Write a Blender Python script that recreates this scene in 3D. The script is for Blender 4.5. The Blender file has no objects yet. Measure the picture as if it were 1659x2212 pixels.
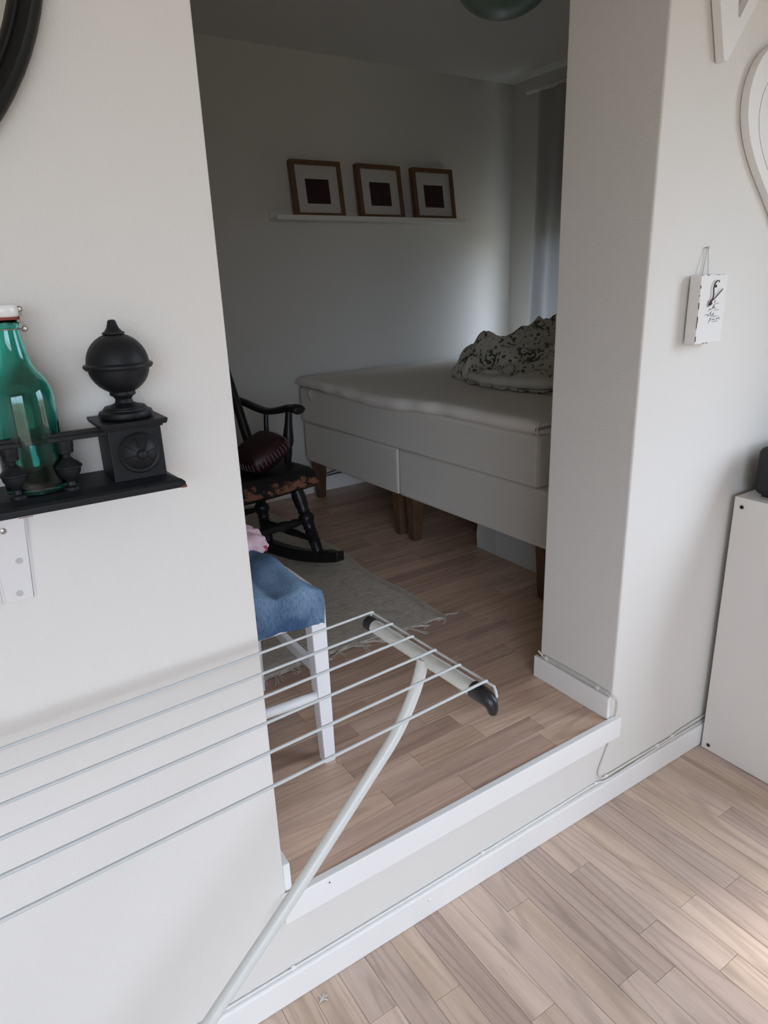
import bpy, math, random
from mathutils import Vector, Matrix, noise
random.seed(7)
C = bpy.context.scene.collection
SC = bpy.context.scene

# ------------------------------------------------------------------ camera
CAM_H = 1.40
yaw, pitch, roll = -0.56894, 0.32493, -0.03716
cd = bpy.data.cameras.new('camera')
cam = bpy.data.objects.new('camera', cd); C.objects.link(cam)
cd.sensor_fit = 'VERTICAL'; cd.sensor_height = 36.0; cd.lens = 1459.8 / 2212 * 36.0
cd.clip_start = 0.02; cd.clip_end = 60
_r = Vector((math.cos(yaw), math.sin(yaw), 0)); _f = Vector((-math.sin(yaw), math.cos(yaw), 0)); _u = Vector((0, 0, 1))
_f, _u = math.cos(pitch) * _f - math.sin(pitch) * _u, math.cos(pitch) * _u + math.sin(pitch) * _f
_r, _u = math.cos(roll) * _r + math.sin(roll) * _u, math.cos(roll) * _u - math.sin(roll) * _r
m = Matrix.Identity(4)
for i, a in enumerate((_r, _u, -_f)):
    for k in range(3): m[k][i] = a[k]
m.translation = (0, 0, CAM_H)
cam.matrix_world = m
SC.camera = cam

# ------------------------------------------------------------------ world and light
SKY = 19.0
w = bpy.data.worlds.new('overcast_sky'); SC.world = w; w.use_nodes = True
nt = w.node_tree; nt.nodes.clear()
tc = nt.nodes.new('ShaderNodeTexCoord'); sx = nt.nodes.new('ShaderNodeSeparateXYZ')
nt.links.new(tc.outputs['Generated'], sx.inputs[0])
cr = nt.nodes.new('ShaderNodeValToRGB')
mr = nt.nodes.new('ShaderNodeMapRange'); mr.inputs[1].default_value = -1; mr.inputs[2].default_value = 1
nt.links.new(sx.outputs['Z'], mr.inputs[0]); nt.links.new(mr.outputs[0], cr.inputs[0])
e = cr.color_ramp.elements
e[0].position = 0.0; e[0].color = (.07, .068, .055, 1)
e[1].position = 1.0; e[1].color = (.74, .845, 1.0, 1)
q = e.new(.49); q.color = (.12, .115, .095, 1)
q = e.new(.53); q.color = (.30, .342, .415, 1)
bg = nt.nodes.new('ShaderNodeBackground'); bg.inputs[1].default_value = SKY
nt.links.new(cr.outputs[0], bg.inputs[0])
wo = nt.nodes.new('ShaderNodeOutputWorld'); nt.links.new(bg.outputs[0], wo.inputs[0])

sl = bpy.data.lights.new('hazy_sun', 'SUN'); sl.energy = 2.3; sl.angle = math.radians(6); sl.color = (1.0, .95, .88)
so = bpy.data.objects.new('hazy_sun', sl); C.objects.link(so)
so.rotation_euler = Vector((-1.0, .27, -1.60)).to_track_quat('-Z', 'Y').to_euler()
def portal(name, loc, rot, sx_, sy_):
    l = bpy.data.lights.new(name, 'AREA'); l.shape = 'RECTANGLE'; l.size = sx_; l.size_y = sy_
    l.cycles.is_portal = True
    o = bpy.data.objects.new(name, l); C.objects.link(o); o.location = loc; o.rotation_euler = rot
    return o
# near-room window in the right wall, back window, bedroom window (all real openings in the walls)
XWN = 2.30                      # right wall of the near room
NW = (-0.85, 0.34, 0.90, 2.12)  # y0 y1 z0 z1 of the near window
BWN = (-2.75, 0.15, 0.65, 2.22)   # x0 x1 z0 z1 of the window in the wall behind the camera
XB = 3.18                       # right wall of the bedroom
BW = (1.95, 3.15, 1.00, 1.72)   # bedroom window y0 y1 z0 z1
YBACK = -2.4
portal('window_daylight', (XWN + .12, (NW[0] + NW[1]) / 2, (NW[2] + NW[3]) / 2), (0, math.radians(90), 0), NW[3] - NW[2], NW[1] - NW[0])
portal('back_window_daylight', ((BWN[0] + BWN[1]) / 2, YBACK - .12, (BWN[2] + BWN[3]) / 2), (math.radians(90), 0, 0), BWN[1] - BWN[0], BWN[3] - BWN[2])
portal('bedroom_daylight', (XB + .14, (BW[0] + BW[1]) / 2, (BW[2] + BW[3]) / 2), (0, math.radians(90), 0), BW[3] - BW[2], BW[1] - BW[0])

vs = SC.view_settings
SC.display_settings.display_device = 'sRGB'
vs.view_transform = 'Standard'; vs.look = 'None'; vs.gamma = 1.0; vs.use_curve_mapping = False
vs.exposure = 0.0
cy = SC.cycles
cy.max_bounces = 10; cy.diffuse_bounces = 7; cy.glossy_bounces = 4; cy.transmission_bounces = 8
cy.use_denoising = True; cy.sample_clamp_indirect = 6.0; cy.caustics_reflective = False; cy.caustics_refractive = False

# ------------------------------------------------------------------ constants of the place (metres)
WY = 0.980      # front face of the dividing wall
WT = 0.262      # its thickness
XL, XR = 0.365, 1.326   # opening
S = 0.270       # upper floor level
YF = 3.385      # far bedroom wall
ZC = 2.485      # bedroom ceiling
ZN = 2.60       # near ceiling

# ------------------------------------------------------------------ materials
MATS = {}
def mat(name, col, rough=.6, metal=0.0, spec=.5, bump=None, var=None, trans=0.0, coat=0.0):
    """plain procedural material; bump=(scale,strength); var=(scale,amount) mottles the colour"""
    if name in MATS: return MATS[name]
    M = bpy.data.materials.new(name); M.use_nodes = True; MATS[name] = M
    t = M.node_tree; b = t.nodes['Principled BSDF']
    b.inputs['Base Color'].default_value = (*col, 1); b.inputs['Roughness'].default_value = rough
    b.inputs['Metallic'].default_value = metal; b.inputs['Specular IOR Level'].default_value = spec
    b.inputs['Transmission Weight'].default_value = trans; b.inputs['Coat Weight'].default_value = coat
    c = t.nodes.new('ShaderNodeTexCoord')
    if bump:
        n = t.nodes.new('ShaderNodeTexNoise'); n.inputs['Scale'].default_value = bump[0]; n.inputs['Detail'].default_value = 3
        t.links.new(c.outputs['Object'], n.inputs['Vector'])
        bp = t.nodes.new('ShaderNodeBump'); bp.inputs['Strength'].default_value = bump[1]; bp.inputs['Distance'].default_value = .002
        t.links.new(n.outputs['Fac'], bp.inputs['Height']); t.links.new(bp.outputs[0], b.inputs['Normal'])
    if var:
        n = t.nodes.new('ShaderNodeTexNoise'); n.inputs['Scale'].default_value = var[0]; n.inputs['Detail'].default_value = 5
        t.links.new(c.outputs['Object'], n.inputs['Vector'])
        r = t.nodes.new('ShaderNodeValToRGB')
        r.color_ramp.elements[0].position = .3; r.color_ramp.elements[1].position = .7
        r.color_ramp.elements[0].color = (*[x * (1 - var[1]) for x in col], 1)
        r.color_ramp.elements[1].color = (*[min(1, x * (1 + var[1])) for x in col], 1)
        t.links.new(n.outputs['Fac'], r.inputs[0]); t.links.new(r.outputs[0], b.inputs['Base Color'])
    return M

def nodes(M):
    return M.node_tree, M.node_tree.nodes['Principled BSDF']
def N(t, kind, **kw):
    n = t.nodes.new(kind)
    for k, v in kw.items():
        if k in n.inputs: n.inputs[k].default_value = v
        else: setattr(n, k, v)
    return n
def ramp(t, stops, fac):
    r = t.nodes.new('ShaderNodeValToRGB'); el = r.color_ramp.elements
    while len(el) < len(stops): el.new(.5)
    for x, (p, c) in zip(el, stops): x.position = p; x.color = (*c, 1)
    t.links.new(fac, r.inputs[0]); return r

def wood_floor(name, base, dark, rough):
    M = mat(name, base, rough); t, b = nodes(M)
    tc = N(t, 'ShaderNodeTexCoord'); oi = N(t, 'ShaderNodeObjectInfo')
    comb = N(t, 'ShaderNodeCombineXYZ')
    mul = N(t, 'ShaderNodeMath', operation='MULTIPLY'); mul.inputs[1].default_value = 37.0
    t.links.new(oi.outputs['Random'], mul.inputs[0])
    t.links.new(mul.outputs[0], comb.inputs[0]); t.links.new(mul.outputs[0], comb.inputs[1])
    add = N(t, 'ShaderNodeVectorMath', operation='ADD')
    t.links.new(tc.outputs['Object'], add.inputs[0]); t.links.new(comb.outputs[0], add.inputs[1])
    mp = N(t, 'ShaderNodeMapping'); mp.inputs['Scale'].default_value = (1.6, 26, 1)
    t.links.new(add.outputs[0], mp.inputs[0])
    n1 = N(t, 'ShaderNodeTexNoise', Scale=1.0, Detail=4.0, Roughness=.55, Distortion=.35); t.links.new(mp.outputs[0], n1.inputs['Vector'])
    # cathedral rings
    mp2 = N(t, 'ShaderNodeMapping'); mp2.inputs['Scale'].default_value = (1.0, 12, 1)
    t.links.new(add.outputs[0], mp2.inputs[0])
    n2 = N(t, 'ShaderNodeTexNoise', Scale=.75, Detail=1.0, Distortion=.4); t.links.new(mp2.outputs[0], n2.inputs['Vector'])
    m2 = N(t, 'ShaderNodeMath', operation='MULTIPLY'); m2.inputs[1].default_value = 70.0; t.links.new(n2.outputs['Fac'], m2.inputs[0])
    sn = N(t, 'ShaderNodeMath', operation='SINE'); t.links.new(m2.outputs[0], sn.inputs[0])
    rr = N(t, 'ShaderNodeMapRange'); rr.inputs[1].default_value = .35; rr.inputs[2].default_value = 1.0; rr.inputs[3].default_value = 0; rr.inputs[4].default_value = .27
    t.links.new(sn.outputs[0], rr.inputs[0])
    # pores
    mp3 = N(t, 'ShaderNodeMapping'); mp3.inputs['Scale'].default_value = (14, 330, 1)
    t.links.new(add.outputs[0], mp3.inputs[0])
    n3 = N(t, 'ShaderNodeTexNoise', Scale=1.0, Detail=2.0); t.links.new(mp3.outputs[0], n3.inputs['Vector'])
    r3 = N(t, 'ShaderNodeMapRange'); r3.inputs[1].default_value = .56; r3.inputs[2].default_value = .74; r3.inputs[4].default_value = .34
    t.links.new(n3.outputs['Fac'], r3.inputs[0])
    r1 = ramp(t, [(.28, dark), (.62, base)], n1.outputs['Fac'])
    s1 = N(t, 'ShaderNodeMath', operation='ADD'); t.links.new(rr.outputs[0], s1.inputs[0]); t.links.new(r3.outputs[0], s1.inputs[1])
    mx = N(t, 'ShaderNodeMix', data_type='RGBA'); t.links.new(s1.outputs[0], mx.inputs[0])
    t.links.new(r1.outputs[0], mx.inputs[6]); mx.inputs[7].default_value = (*[x * .42 for x in dark], 1)
    # every strip has its own tone
    tone = ramp(t, [(0, (.77, .73, .72)), (.28, (.92, .905, .91)), (.5, (1.0, .975, .91)), (.75, (1.03, 1.02, 1.01)), (1, (1.14, 1.13, 1.09))], oi.outputs['Random'])
    m3 = N(t, 'ShaderNodeMix', data_type='RGBA', blend_type='MULTIPLY'); m3.inputs[0].default_value = 1
    t.links.new(mx.outputs[2], m3.inputs[6]); t.links.new(tone.outputs[0], m3.inputs[7])
    t.links.new(m3.outputs[2], b.inputs['Base Color'])
    bp = N(t, 'ShaderNodeBump'); bp.inputs['Strength'].default_value = .12; bp.inputs['Distance'].default_value = .001
    t.links.new(s1.outputs[0], bp.inputs['Height']); bp.invert = True; t.links.new(bp.outputs[0], b.inputs['Normal'])
    return M

M_WALL = mat('wall_paint', (.72, .70, .66), .62, spec=.3, bump=(240, .36))
M_WALL2 = mat('beige_bounce_cut_paint', (.55, .51, .45), .7)  # unseen walls made darker than the white paint to cut bounced light
M_WALLB = mat('bedroom_wall_paint', (.61, .60, .57), .75, spec=.2, bump=(150, .2))
M_CEIL = mat('ceiling_paint', (.66, .65, .62), .85, spec=.1)
M_TRIM = mat('trim_white_paint', (.825, .82, .80), .35, spec=.45, bump=(60, .08))
M_FLOOR = wood_floor('oak_strip_floor', (.63, .495, .415), (.49, .37, .30), .38)
M_FLOORB = wood_floor('oak_strip_floor_bedroom', (.66, .475, .37), (.49, .335, .255), .36)
M_GAP = mat('floor_underlay', (.16, .115, .085), .8)
M_BLACK = mat('black_painted_wood', (.0085, .0095, .0115), .5, spec=.28, bump=(90, .1))
M_WHITEMETAL = mat('white_enamelled_metal', (.63, .635, .605), .33, spec=.5)
M_WIRE = mat('white_coated_wire', (.56, .58, .575), .4)
M_PLASTIC = mat('black_plastic', (.012, .012, .014), .38)

# ------------------------------------------------------------------ mesh helpers
class MB:
    def __init__(s): s.v = []; s.f = []
    def add(s, vs_, fs):
        o = len(s.v); s.v += [tuple(p) for p in vs_]; s.f += [tuple(i + o for i in f) for f in fs]; return s
    def box(s, lo, hi):
        (a, b, c), (d, e_, f) = lo, hi
        return s.add([(a, b, c), (d, b, c), (d, e_, c), (a, e_, c), (a, b, f), (d, b, f), (d, e_, f), (a, e_, f)],
                     [(0, 3, 2, 1), (4, 5, 6, 7), (0, 1, 5, 4), (1, 2, 6, 5), (2, 3, 7, 6), (3, 0, 4, 7)])
    def hexa(s, bot, top):
        return s.add(list(bot) + list(top), [(0, 3, 2, 1), (4, 5, 6, 7), (0, 1, 5, 4), (1, 2, 6, 5), (2, 3, 7, 6), (3, 0, 4, 7)])
    def lathe(s, prof, c=(0, 0, 0), seg=24, axis=None):
        """prof = [(r, h)...] turned about an axis through c (default z)"""
        ax = Vector(axis or (0, 0, 1)).normalized()
        t = Vector((1, 0, 0)) if abs(ax.x) < .9 else Vector((0, 1, 0))
        e1 = (t - ax * t.dot(ax)).normalized(); e2 = ax.cross(e1); c = Vector(c)
        vs_ = []; n = len(prof)
        for r, h in prof:
            for k in range(seg):
                a = 2 * math.pi * k / seg
                vs_.append(c + ax * h + (e1 * math.cos(a) + e2 * math.sin(a)) * r)
        fs = []
        for i in range(n - 1):
            for k in range(seg):
                k2 = (k + 1) % seg
                fs.append((i * seg + k, i * seg + k2, (i + 1) * seg + k2, (i + 1) * seg + k))
        if prof[0][0] > 1e-6: fs.append(tuple(range(seg))[::-1])
        if prof[-1][0] > 1e-6: fs.append(tuple((n - 1) * seg + k for k in range(seg)))
        return s.add(vs_, fs)
    def tube(s, pts, rad, seg=10, flat=1.0, up=None):
        """round tube through pts; rad number or list; flat squeezes the section along up"""
        P = [Vector(p) for p in pts]; n = len(P)
        R = rad if isinstance(rad, (list, tuple)) else [rad] * n
        T = []
        for i in range(n):
            a = P[max(0, i - 1)]; b = P[min(n - 1, i + 1)]; T.append((b - a).normalized())
        u = Vector(up) if up else (Vector((0, 0, 1)) if abs(T[0].z) < .9 else Vector((1, 0, 0)))
        vs_ = []
        for i in range(n):
            u = (u - T[i] * u.dot(T[i])).normalized(); v = T[i].cross(u)
            for k in range(seg):
                a = 2 * math.pi * k / seg
                vs_.append(P[i] + (u * math.cos(a) * flat + v * math.sin(a)) * R[i])
        fs = [(i * seg + k, i * seg + (k + 1) % seg, (i + 1) * seg + (k + 1) % seg, (i + 1) * seg + k) for i in range(n - 1) for k in range(seg)]
        fs += [tuple(range(seg))[::-1], tuple((n - 1) * seg + k for k in range(seg))]
        return s.add(vs_, fs)
    def prism(s, poly, fn0, fn1):
        """poly 2-d outline; fn0/fn1 map (a,b) to 3-d for both faces"""
        n = len(poly)
        return s.add([fn0(*p) for p in poly] + [fn1(*p) for p in poly],
                     [tuple(range(n))[::-1], tuple(range(n, 2 * n))] + [(i, (i + 1) % n, n + (i + 1) % n, n + i) for i in range(n)])
    def grid(s, fn, nu, nv):
        vs_ = [fn(i / nu, j / nv) for j in range(nv + 1) for i in range(nu + 1)]
        fs = [(j * (nu + 1) + i, j * (nu + 1) + i + 1, (j + 1) * (nu + 1) + i + 1, (j + 1) * (nu + 1) + i) for j in range(nv) for i in range(nu)]
        return s.add(vs_, fs)

def smooth_path(pts, n=8):
    """Catmull-Rom through pts"""
    P = [Vector(p) for p in pts]; out = []
    for i in range(len(P) - 1):
        p0 = P[max(0, i - 1)]; p1 = P[i]; p2 = P[i + 1]; p3 = P[min(len(P) - 1, i + 2)]
        for k in range(n):
            t = k / n
            out.append(.5 * ((2 * p1) + (p2 - p0) * t + (2 * p0 - 5 * p1 + 4 * p2 - p3) * t * t + (3 * p1 - p0 - 3 * p2 + p3) * t ** 3))
    out.append(P[-1]); return out

def build(name, mb, material, parent=None, local=False, smooth=False, bevel=0, bseg=2, subsurf=0, solid=0, fix=True):
    me = bpy.data.meshes.new(name)
    vs_ = mb.v
    if parent is not None and not local:
        inv = parent.matrix_basis.inverted() if parent.parent is None else (parent.parent.matrix_basis @ parent.matrix_basis).inverted()
        vs_ = [inv @ Vector(p) for p in vs_]
    me.from_pydata([tuple(p) for p in vs_], [], mb.f)
    if fix:
        import bmesh
        bm = bmesh.new(); bm.from_mesh(me); bmesh.ops.recalc_face_normals(bm, faces=bm.faces); bm.to_mesh(me); bm.free()
    me.materials.append(material)
    if smooth:
        me.polygons.foreach_set('use_smooth', [True] * len(me.polygons))
    o = bpy.data.objects.new(name, me); C.objects.link(o)
    if parent is not None: o.parent = parent
    if smooth == 'auto':
        try: me.set_sharp_from_angle(angle=math.radians(38))
        except Exception: pass
    if bevel:
        b = o.modifiers.new('bevel', 'BEVEL'); b.width = bevel; b.segments = bseg; b.limit_method = 'ANGLE'; b.angle_limit = math.radians(35)
    if solid:
        d = o.modifiers.new('solid', 'SOLIDIFY'); d.thickness = solid; d.offset = -1
    if subsurf:
        d = o.modifiers.new('sub', 'SUBSURF'); d.levels = subsurf; d.render_levels = subsurf
    return o
def tag(o, label, cat, group=None):
    o['label'] = label; o['category'] = cat
    if group: o['group'] = group
    return o
def thing(name, label, cat, loc=(0, 0, 0), rotz=0, group=None):
    o = bpy.data.objects.new(name, None); C.objects.link(o); o.empty_display_size = .05
    o.matrix_basis = Matrix.Translation(loc) @ Matrix.Rotation(rotz, 4, 'Z')
    return tag(o, label, cat, group)
def struct(name, mb, material, label=None, parent=None, **kw):
    o = build(name, mb, material, parent, **kw)
    if parent is None: o['kind'] = 'structure'
    if label: o['label'] = label
    return o
def copy_tree(o, loc=None, rotz=None):
    r = o.copy(); C.objects.link(r)
    for ch in list(o.children):
        c = ch.copy(); C.objects.link(c); c.parent = r
        for g in ch.children:
            d = g.copy(); C.objects.link(d); d.parent = c
    if loc is not None: r.matrix_basis = Matrix.Translation(loc) @ Matrix.Rotation(rotz or 0, 4, 'Z')
    return r

# ================================================================== SETTING
# dividing wall
wpoly = [(-3.0, 0), (XB + .16, 0), (XB + .16, ZN), (XR, ZN), (XR, S - .012), (XL, S - .012), (XL, ZN), (-3.0, ZN)]
struct('wall_front', MB().prism(wpoly, lambda a, b_: (a, WY, b_), lambda a, b_: (a, WY + WT, b_)), M_WALL, 'white painted dividing wall around the step and opening', bevel=.005, bseg=3)
struct('wall_front_lintel', MB().box((XL, WY, 2.42), (XR, WY + WT, ZN)), M_WALL, 'wall above the opening')
# near room shell with two windows
def wall_with_hole(name, plane, lo, hi, hole, t, m_, label, axis='x'):
    (a0, z0), (a1, z1) = lo, hi; h0, h1, hz0, hz1 = hole
    mb = MB()
    for (p0, p1, q0, q1) in ((a0, h0, z0, z1), (h1, a1, z0, z1), (h0, h1, z0, hz0), (h0, h1, hz1, z1)):
        if axis == 'x': mb.box((plane, p0, q0), (plane + t, p1, q1))
        else: mb.box((p0, plane - t, q0), (p1, plane, q1))
    return struct(name, mb, m_, label)
wall_with_hole('wall_right', XWN, (YBACK, 0), (WY, ZN), NW, .16, M_WALL, 'right wall of the near room with a window')
wall_with_hole('wall_back', YBACK, (-3.0, 0), (XWN, ZN), BWN, .16, M_WALL2, 'wall behind the camera with a window', 'y')
struct('wall_left', MB().box((-3.16, YBACK, 0), (-3.0, WY, ZN)), M_WALL2, 'left wall of the near room')
struct('ceiling', MB().box((-3.16, YBACK, ZN), (XWN + .16, WY + WT, ZN + .1)), M_CEIL, 'near room ceiling')
def window_frame(name, axis, plane, hole, m_):
    a0, a1, z0, z1 = hole; f = .05; mb = MB(); mid = (a0 + a1) / 2
    for (p0, p1, q0, q1) in ((a0, a0 + f, z0, z1), (a1 - f, a1, z0, z1), (a0 + f, a1 - f, z0, z0 + f), (a0 + f, a1 - f, z1 - f, z1), (mid - .025, mid + .025, z0 + f, z1 - f)):
        if axis == 'x': mb.box((plane, p0, q0), (plane + .05, p1, q1))
        else: mb.box((p0, plane - .05, q0), (p1, plane, q1))
    return struct(name, mb, m_, 'white window frame')
window_frame('window_1', 'x', XWN + .05, NW, M_TRIM)
window_frame('window_2', 'y', YBACK - .05, BWN, M_TRIM)
window_frame('window_3', 'x', XB + .05, BW, M_TRIM)
# bedroom shell
struct('wall_far', MB().box((-1.0, YF, S - .1), (XB + .16, YF + .12, ZC + .1)), M_WALLB, 'pale far wall of the bedroom')
wall_with_hole('wall_bedroom_right', XB, (WY + WT, S - .1), (YF, ZC + .1), BW, .16, M_WALLB, 'bedroom right wall with a curtained window')
struct('wall_bedroom_left', MB().box((-1.12, WY + WT, S - .1), (-1.0, YF + .12, ZC + .1)), M_WALLB, 'bedroom left wall')
struct('ceiling_bedroom', MB().box((-1.12, WY + WT, ZC), (XB + .16, YF + .12, ZC + .1)), M_CEIL, 'bedroom ceiling')

# floors: an underlay slab and every strip of the parquet as a piece of its own
SW = .0667
LENS = (.20, .27, .34, .41, .48, .55)
def strip_mesh(L, m_):
    g = .00035; t = .009
    a = L / 2 - g; b = SW / 2 - g; k = .0005
    me = bpy.data.meshes.new('plank')
    vs_ = [(-a, -b, 0), (a, -b, 0), (a, b, 0), (-a, b, 0), (-a, -b, t - k), (a, -b, t - k), (a, b, t - k), (-a, b, t - k),
           (-a + k, -b + k, t), (a - k, -b + k, t), (a - k, b - k, t), (-a + k, b - k, t)]
    fs = [(0, 1, 5, 4), (1, 2, 6, 5), (2, 3, 7, 6), (3, 0, 4, 7), (4, 5, 9, 8), (5, 6, 10, 9), (6, 7, 11, 10), (7, 4, 8, 11), (8, 9, 10, 11), (0, 3, 2, 1)]
    me.from_pydata(vs_, [], fs); me.materials.append(m_); return me
def lay(parent, m_, v0, rows, z, along, span):
    """lay strips; span(v) gives the run (u0, u1) of the row whose centre line is v"""
    meshes = {}
    px, py, pz = parent.location
    for r in range(rows):
        v = v0 + (r + .5) * SW; u0, u1 = span(v)
        u = u0; first = True
        while u < u1 - 1e-4:
            L = random.choice(LENS)
            if first: L = round(random.uniform(.12, .5), 2); first = False
            if u1 - u - L < .1: L = u1 - u
            L = round(L, 4); c = u + L / 2; u += L
            if L not in meshes: meshes[L] = strip_mesh(L, m_)
            o = bpy.data.objects.new('plank', meshes[L]); C.objects.link(o); o.parent = parent
            dz = random.uniform(-.0002, .0002)
            if along == 'x': o.location = (c - px, v - py, z - .009 - pz + dz)
            else: o.location = (v - px, c - py, z - .009 - pz + dz); o.rotation_euler.z = math.pi / 2
FL = struct('floor', MB().box((-3.0, YBACK, -.12), (XWN, WY, -.0085)), M_GAP, 'pale oak strip floor of the near room')
# strips run away from the camera; seams fall on the board grid measured from the photograph
lay(FL, M_FLOOR, .925 - 15 * SW, 32, 0, 'y', lambda v: (-.55, WY))
bigf = MB().box((-3.0, YBACK, -.0085), (.925 - 15 * SW, WY, -.0004)).box((.925 + 17 * SW, YBACK, -.0085), (XWN, WY, -.0004)).box((.925 - 15 * SW, YBACK, -.0085), (.925 + 17 * SW, -.55, -.0004))
fo = build('floor_rest', bigf, M_FLOOR, FL)
FB = struct('floor_bedroom', MB().box((-1.0, WY + WT, S - .10), (XB, YF, S - .0085)).box((XL, WY + .012, S - .012), (XR, WY + WT, S - .0085)), M_GAP, 'oak strip floor of the raised bedroom')
lay(FB, M_FLOORB, WY + .004, 36, S, 'x', lambda v: (XL, XR) if v < WY + WT + .02 else (.0, 2.6))
build('floor_rest', MB().box((-1.0, WY + WT, S - .0085), (0, YF, S - .0004)).box((2.6, WY + WT, S - .0085), (XB, YF, S - .0004)), M_FLOORB, FB)
# nosing board of the step, baseboards
nb = MB(); nb.box((.352, WY - .018, .214), (1.349, WY, S + .006))
T1 = struct('trim_1', nb, M_TRIM, 'white nosing board along the step edge', bevel=.0025)
build('screw_hole', MB().lathe([(.002, 0), (.002, .0008), (0, .0008)], (.452, WY - .018, .262), 8, (0, -1, 0)), mat('dark_hole', (.12, .11, .10), .8), T1)
struct('baseboard_front', MB().box((-3.0, WY - .014, 0), (XWN, WY, .074)), M_TRIM, 'white baseboard along the wall and step', bevel=.004)
bf = bpy.data.objects['baseboard_front']
for x in (.703, 1.30, .06):
    build('nail_cap', MB().lathe([(.0045, 0), (.004, .0018), (.0018, .003), (0, .0032)], (x, WY - .014, .050 if x < 1 else .058), 10, (0, -1, 0)), M_TRIM, bf, smooth=True)
struct('baseboard_right', MB().box((XR - .013, WY + .002, S), (XR, WY + WT + .013, S + .068)), M_TRIM, 'white baseboard on the right reveal', bevel=.0025)
struct('baseboard_left', MB().box((XL, WY + .004, S), (XL + .016, WY + WT, S + .066)), M_TRIM, 'white baseboard end on the left reveal', bevel=.003)
struct('baseboard_far', MB().box((-1.0, YF - .014, S), (XB, YF, S + .085)), M_TRIM, 'white baseboard of the far bedroom wall', bevel=.003)

# ================================================================== THINGS IN THE NEAR ROOM
def arc(cx, cy_, r, a0, a1, n): return [(cx + r * math.cos(a0 + (a1 - a0) * k / n), cy_ + r * math.sin(a0 + (a1 - a0) * k / n)) for k in range(n + 1)]

# ---- black shelf with gallery rail, corner block and finial
SX1 = .249; SZ = 1.169; SY0 = WY - .102
sh = thing('wall_shelf', 'black carved wooden wall shelf with gallery rail and ball finial', 'shelf', (-.05, WY, 1.15))
bd = [(SY0, 1.152), (SY0, 1.160), (SY0 + .004, 1.1635), (SY0 + .010, 1.1655), (SY0 + .018, SZ), (WY, SZ), (WY, 1.152)]
board = MB()
n_ = len(bd)
def inset(y, z):  # the moulding runs round the end as well
    return SX1 - (y - SY0 if y < SY0 + .02 else (.018 if z >= SZ - 1e-6 else 0)) * (1 if z > 1.1605 else 0)
x0 = -.62
board.add([(x0, y, z) for y, z in bd] + [(inset(y, z), y, z) for y, z in bd],
          [tuple(range(n_)), tuple(range(n_, 2 * n_))[::-1]] + [(i, (i + 1) % n_, n_ + (i + 1) % n_, n_ + i) for i in range(n_)])
build('shelf_board', board, M_BLACK, sh, bevel=.0012)
M_WORN = mat('worn_red_wood', (.16, .05, .03), .7)
build('worn_corner', MB().box((SX1 - .006, SY0 - .0004, 1.1515), (SX1 + .0005, SY0 + .004, 1.1545)), M_WORN, sh)
BX0, BX1, BY0, BY1 = .163, .230, WY - .086, WY - .018
blk = build('corner_block', MB().box((BX0, BY0, SZ), (BX1, BY1, 1.237)), M_BLACK, sh, bevel=.0015)
build('block_cap', MB().hexa([(BX0 - .007, BY0 - .007, 1.239), (BX1 + .007, BY0 - .007, 1.239), (BX1 + .007, BY1 + .007, 1.239), (BX0 - .007, BY1 + .007, 1.239)],
      [(BX0 - .009, BY0 - .009, 1.246), (BX1 + .009, BY0 - .009, 1.246), (BX1 + .009, BY1 + .009, 1.246), (BX0 - .009, BY1 + .009, 1.246)]).box((BX0 - .003, BY0 - .003, 1.236), (BX1 + .003, BY1 + .003, 1.240)), M_BLACK, sh, bevel=.0012)
rc = ((BX0 + BX1) / 2 + .002, BY0, 1.204)
ros = build('rosette', MB().lathe([(.0265, 0), (.0265, .003), (.0245, .0048), (.0225, .0035), (.0215, .0035), (.018, .0065), (.011, .0105), (.0065, .012), (.0062, .0135), (.0045, .0155), (0, .0165)], rc, 36, (0, -1, 0)), M_BLACK, blk, smooth='auto')
for k in range(8):
    a = k * math.pi / 4 + .2
    d = Vector((math.cos(a), 0, math.sin(a)))
    p0 = Vector(rc) + d * .0075 + Vector((0, -.0122, 0)); p1 = Vector(rc) + d * .0208 + Vector((0, -.0042, 0))
    build('petal_groove', MB().tube([p0, (p0 + p1) / 2 + Vector((0, -.0012, 0)), p1], .0007, 6), M_BLACK, blk)
fc = ((BX0 + BX1) / 2, (BY0 + BY1) / 2, 1.246)
ball = []
for k in range(15):
    a = -math.pi / 2 + .42 + (math.pi - .42 - .30) * k / 14
    ball.append((.0385 * math.cos(a), .0695 + .0385 * math.sin(a)))
ringi = min(range(15), key=lambda i: abs(ball[i][1] - .0675))
bl = ball[:ringi] + [(.0375, .063), (.0405, .0635), (.0428, .0665), (.0425, .069), (.0400, .0705), (.0385, .0715)] + [b for b in ball if b[1] > .074]
prof = [(.029, 0), (.033, .002), (.0342, .0055), (.033, .009), (.028, .0112), (.0275, .013), (.0255, .0140), (.0255, .0152), (.018, .0165), (.0115, .020), (.0102, .0245), (.0125, .028), (.0155, .0296), (.0162, .0305), (.0162, .0320)] + bl + \
       [(.0138, .1065), (.0138, .108), (.0105, .110), (.0075, .114), (.0058, .119), (.0048, .1225), (.0030, .1238), (0, .124)]
build('finial', MB().lathe(prof, fc, 40), M_BLACK, sh, smooth='auto')
RY = BY0 + .011
rl = [(RY - .0085, 1.2315), (RY - .0085, 1.236), (RY - .0065, 1.2385), (RY - .0055, 1.2415), (RY + .0055, 1.2415), (RY + .0065, 1.2385), (RY + .0085, 1.236), (RY + .0085, 1.2315)]
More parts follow.
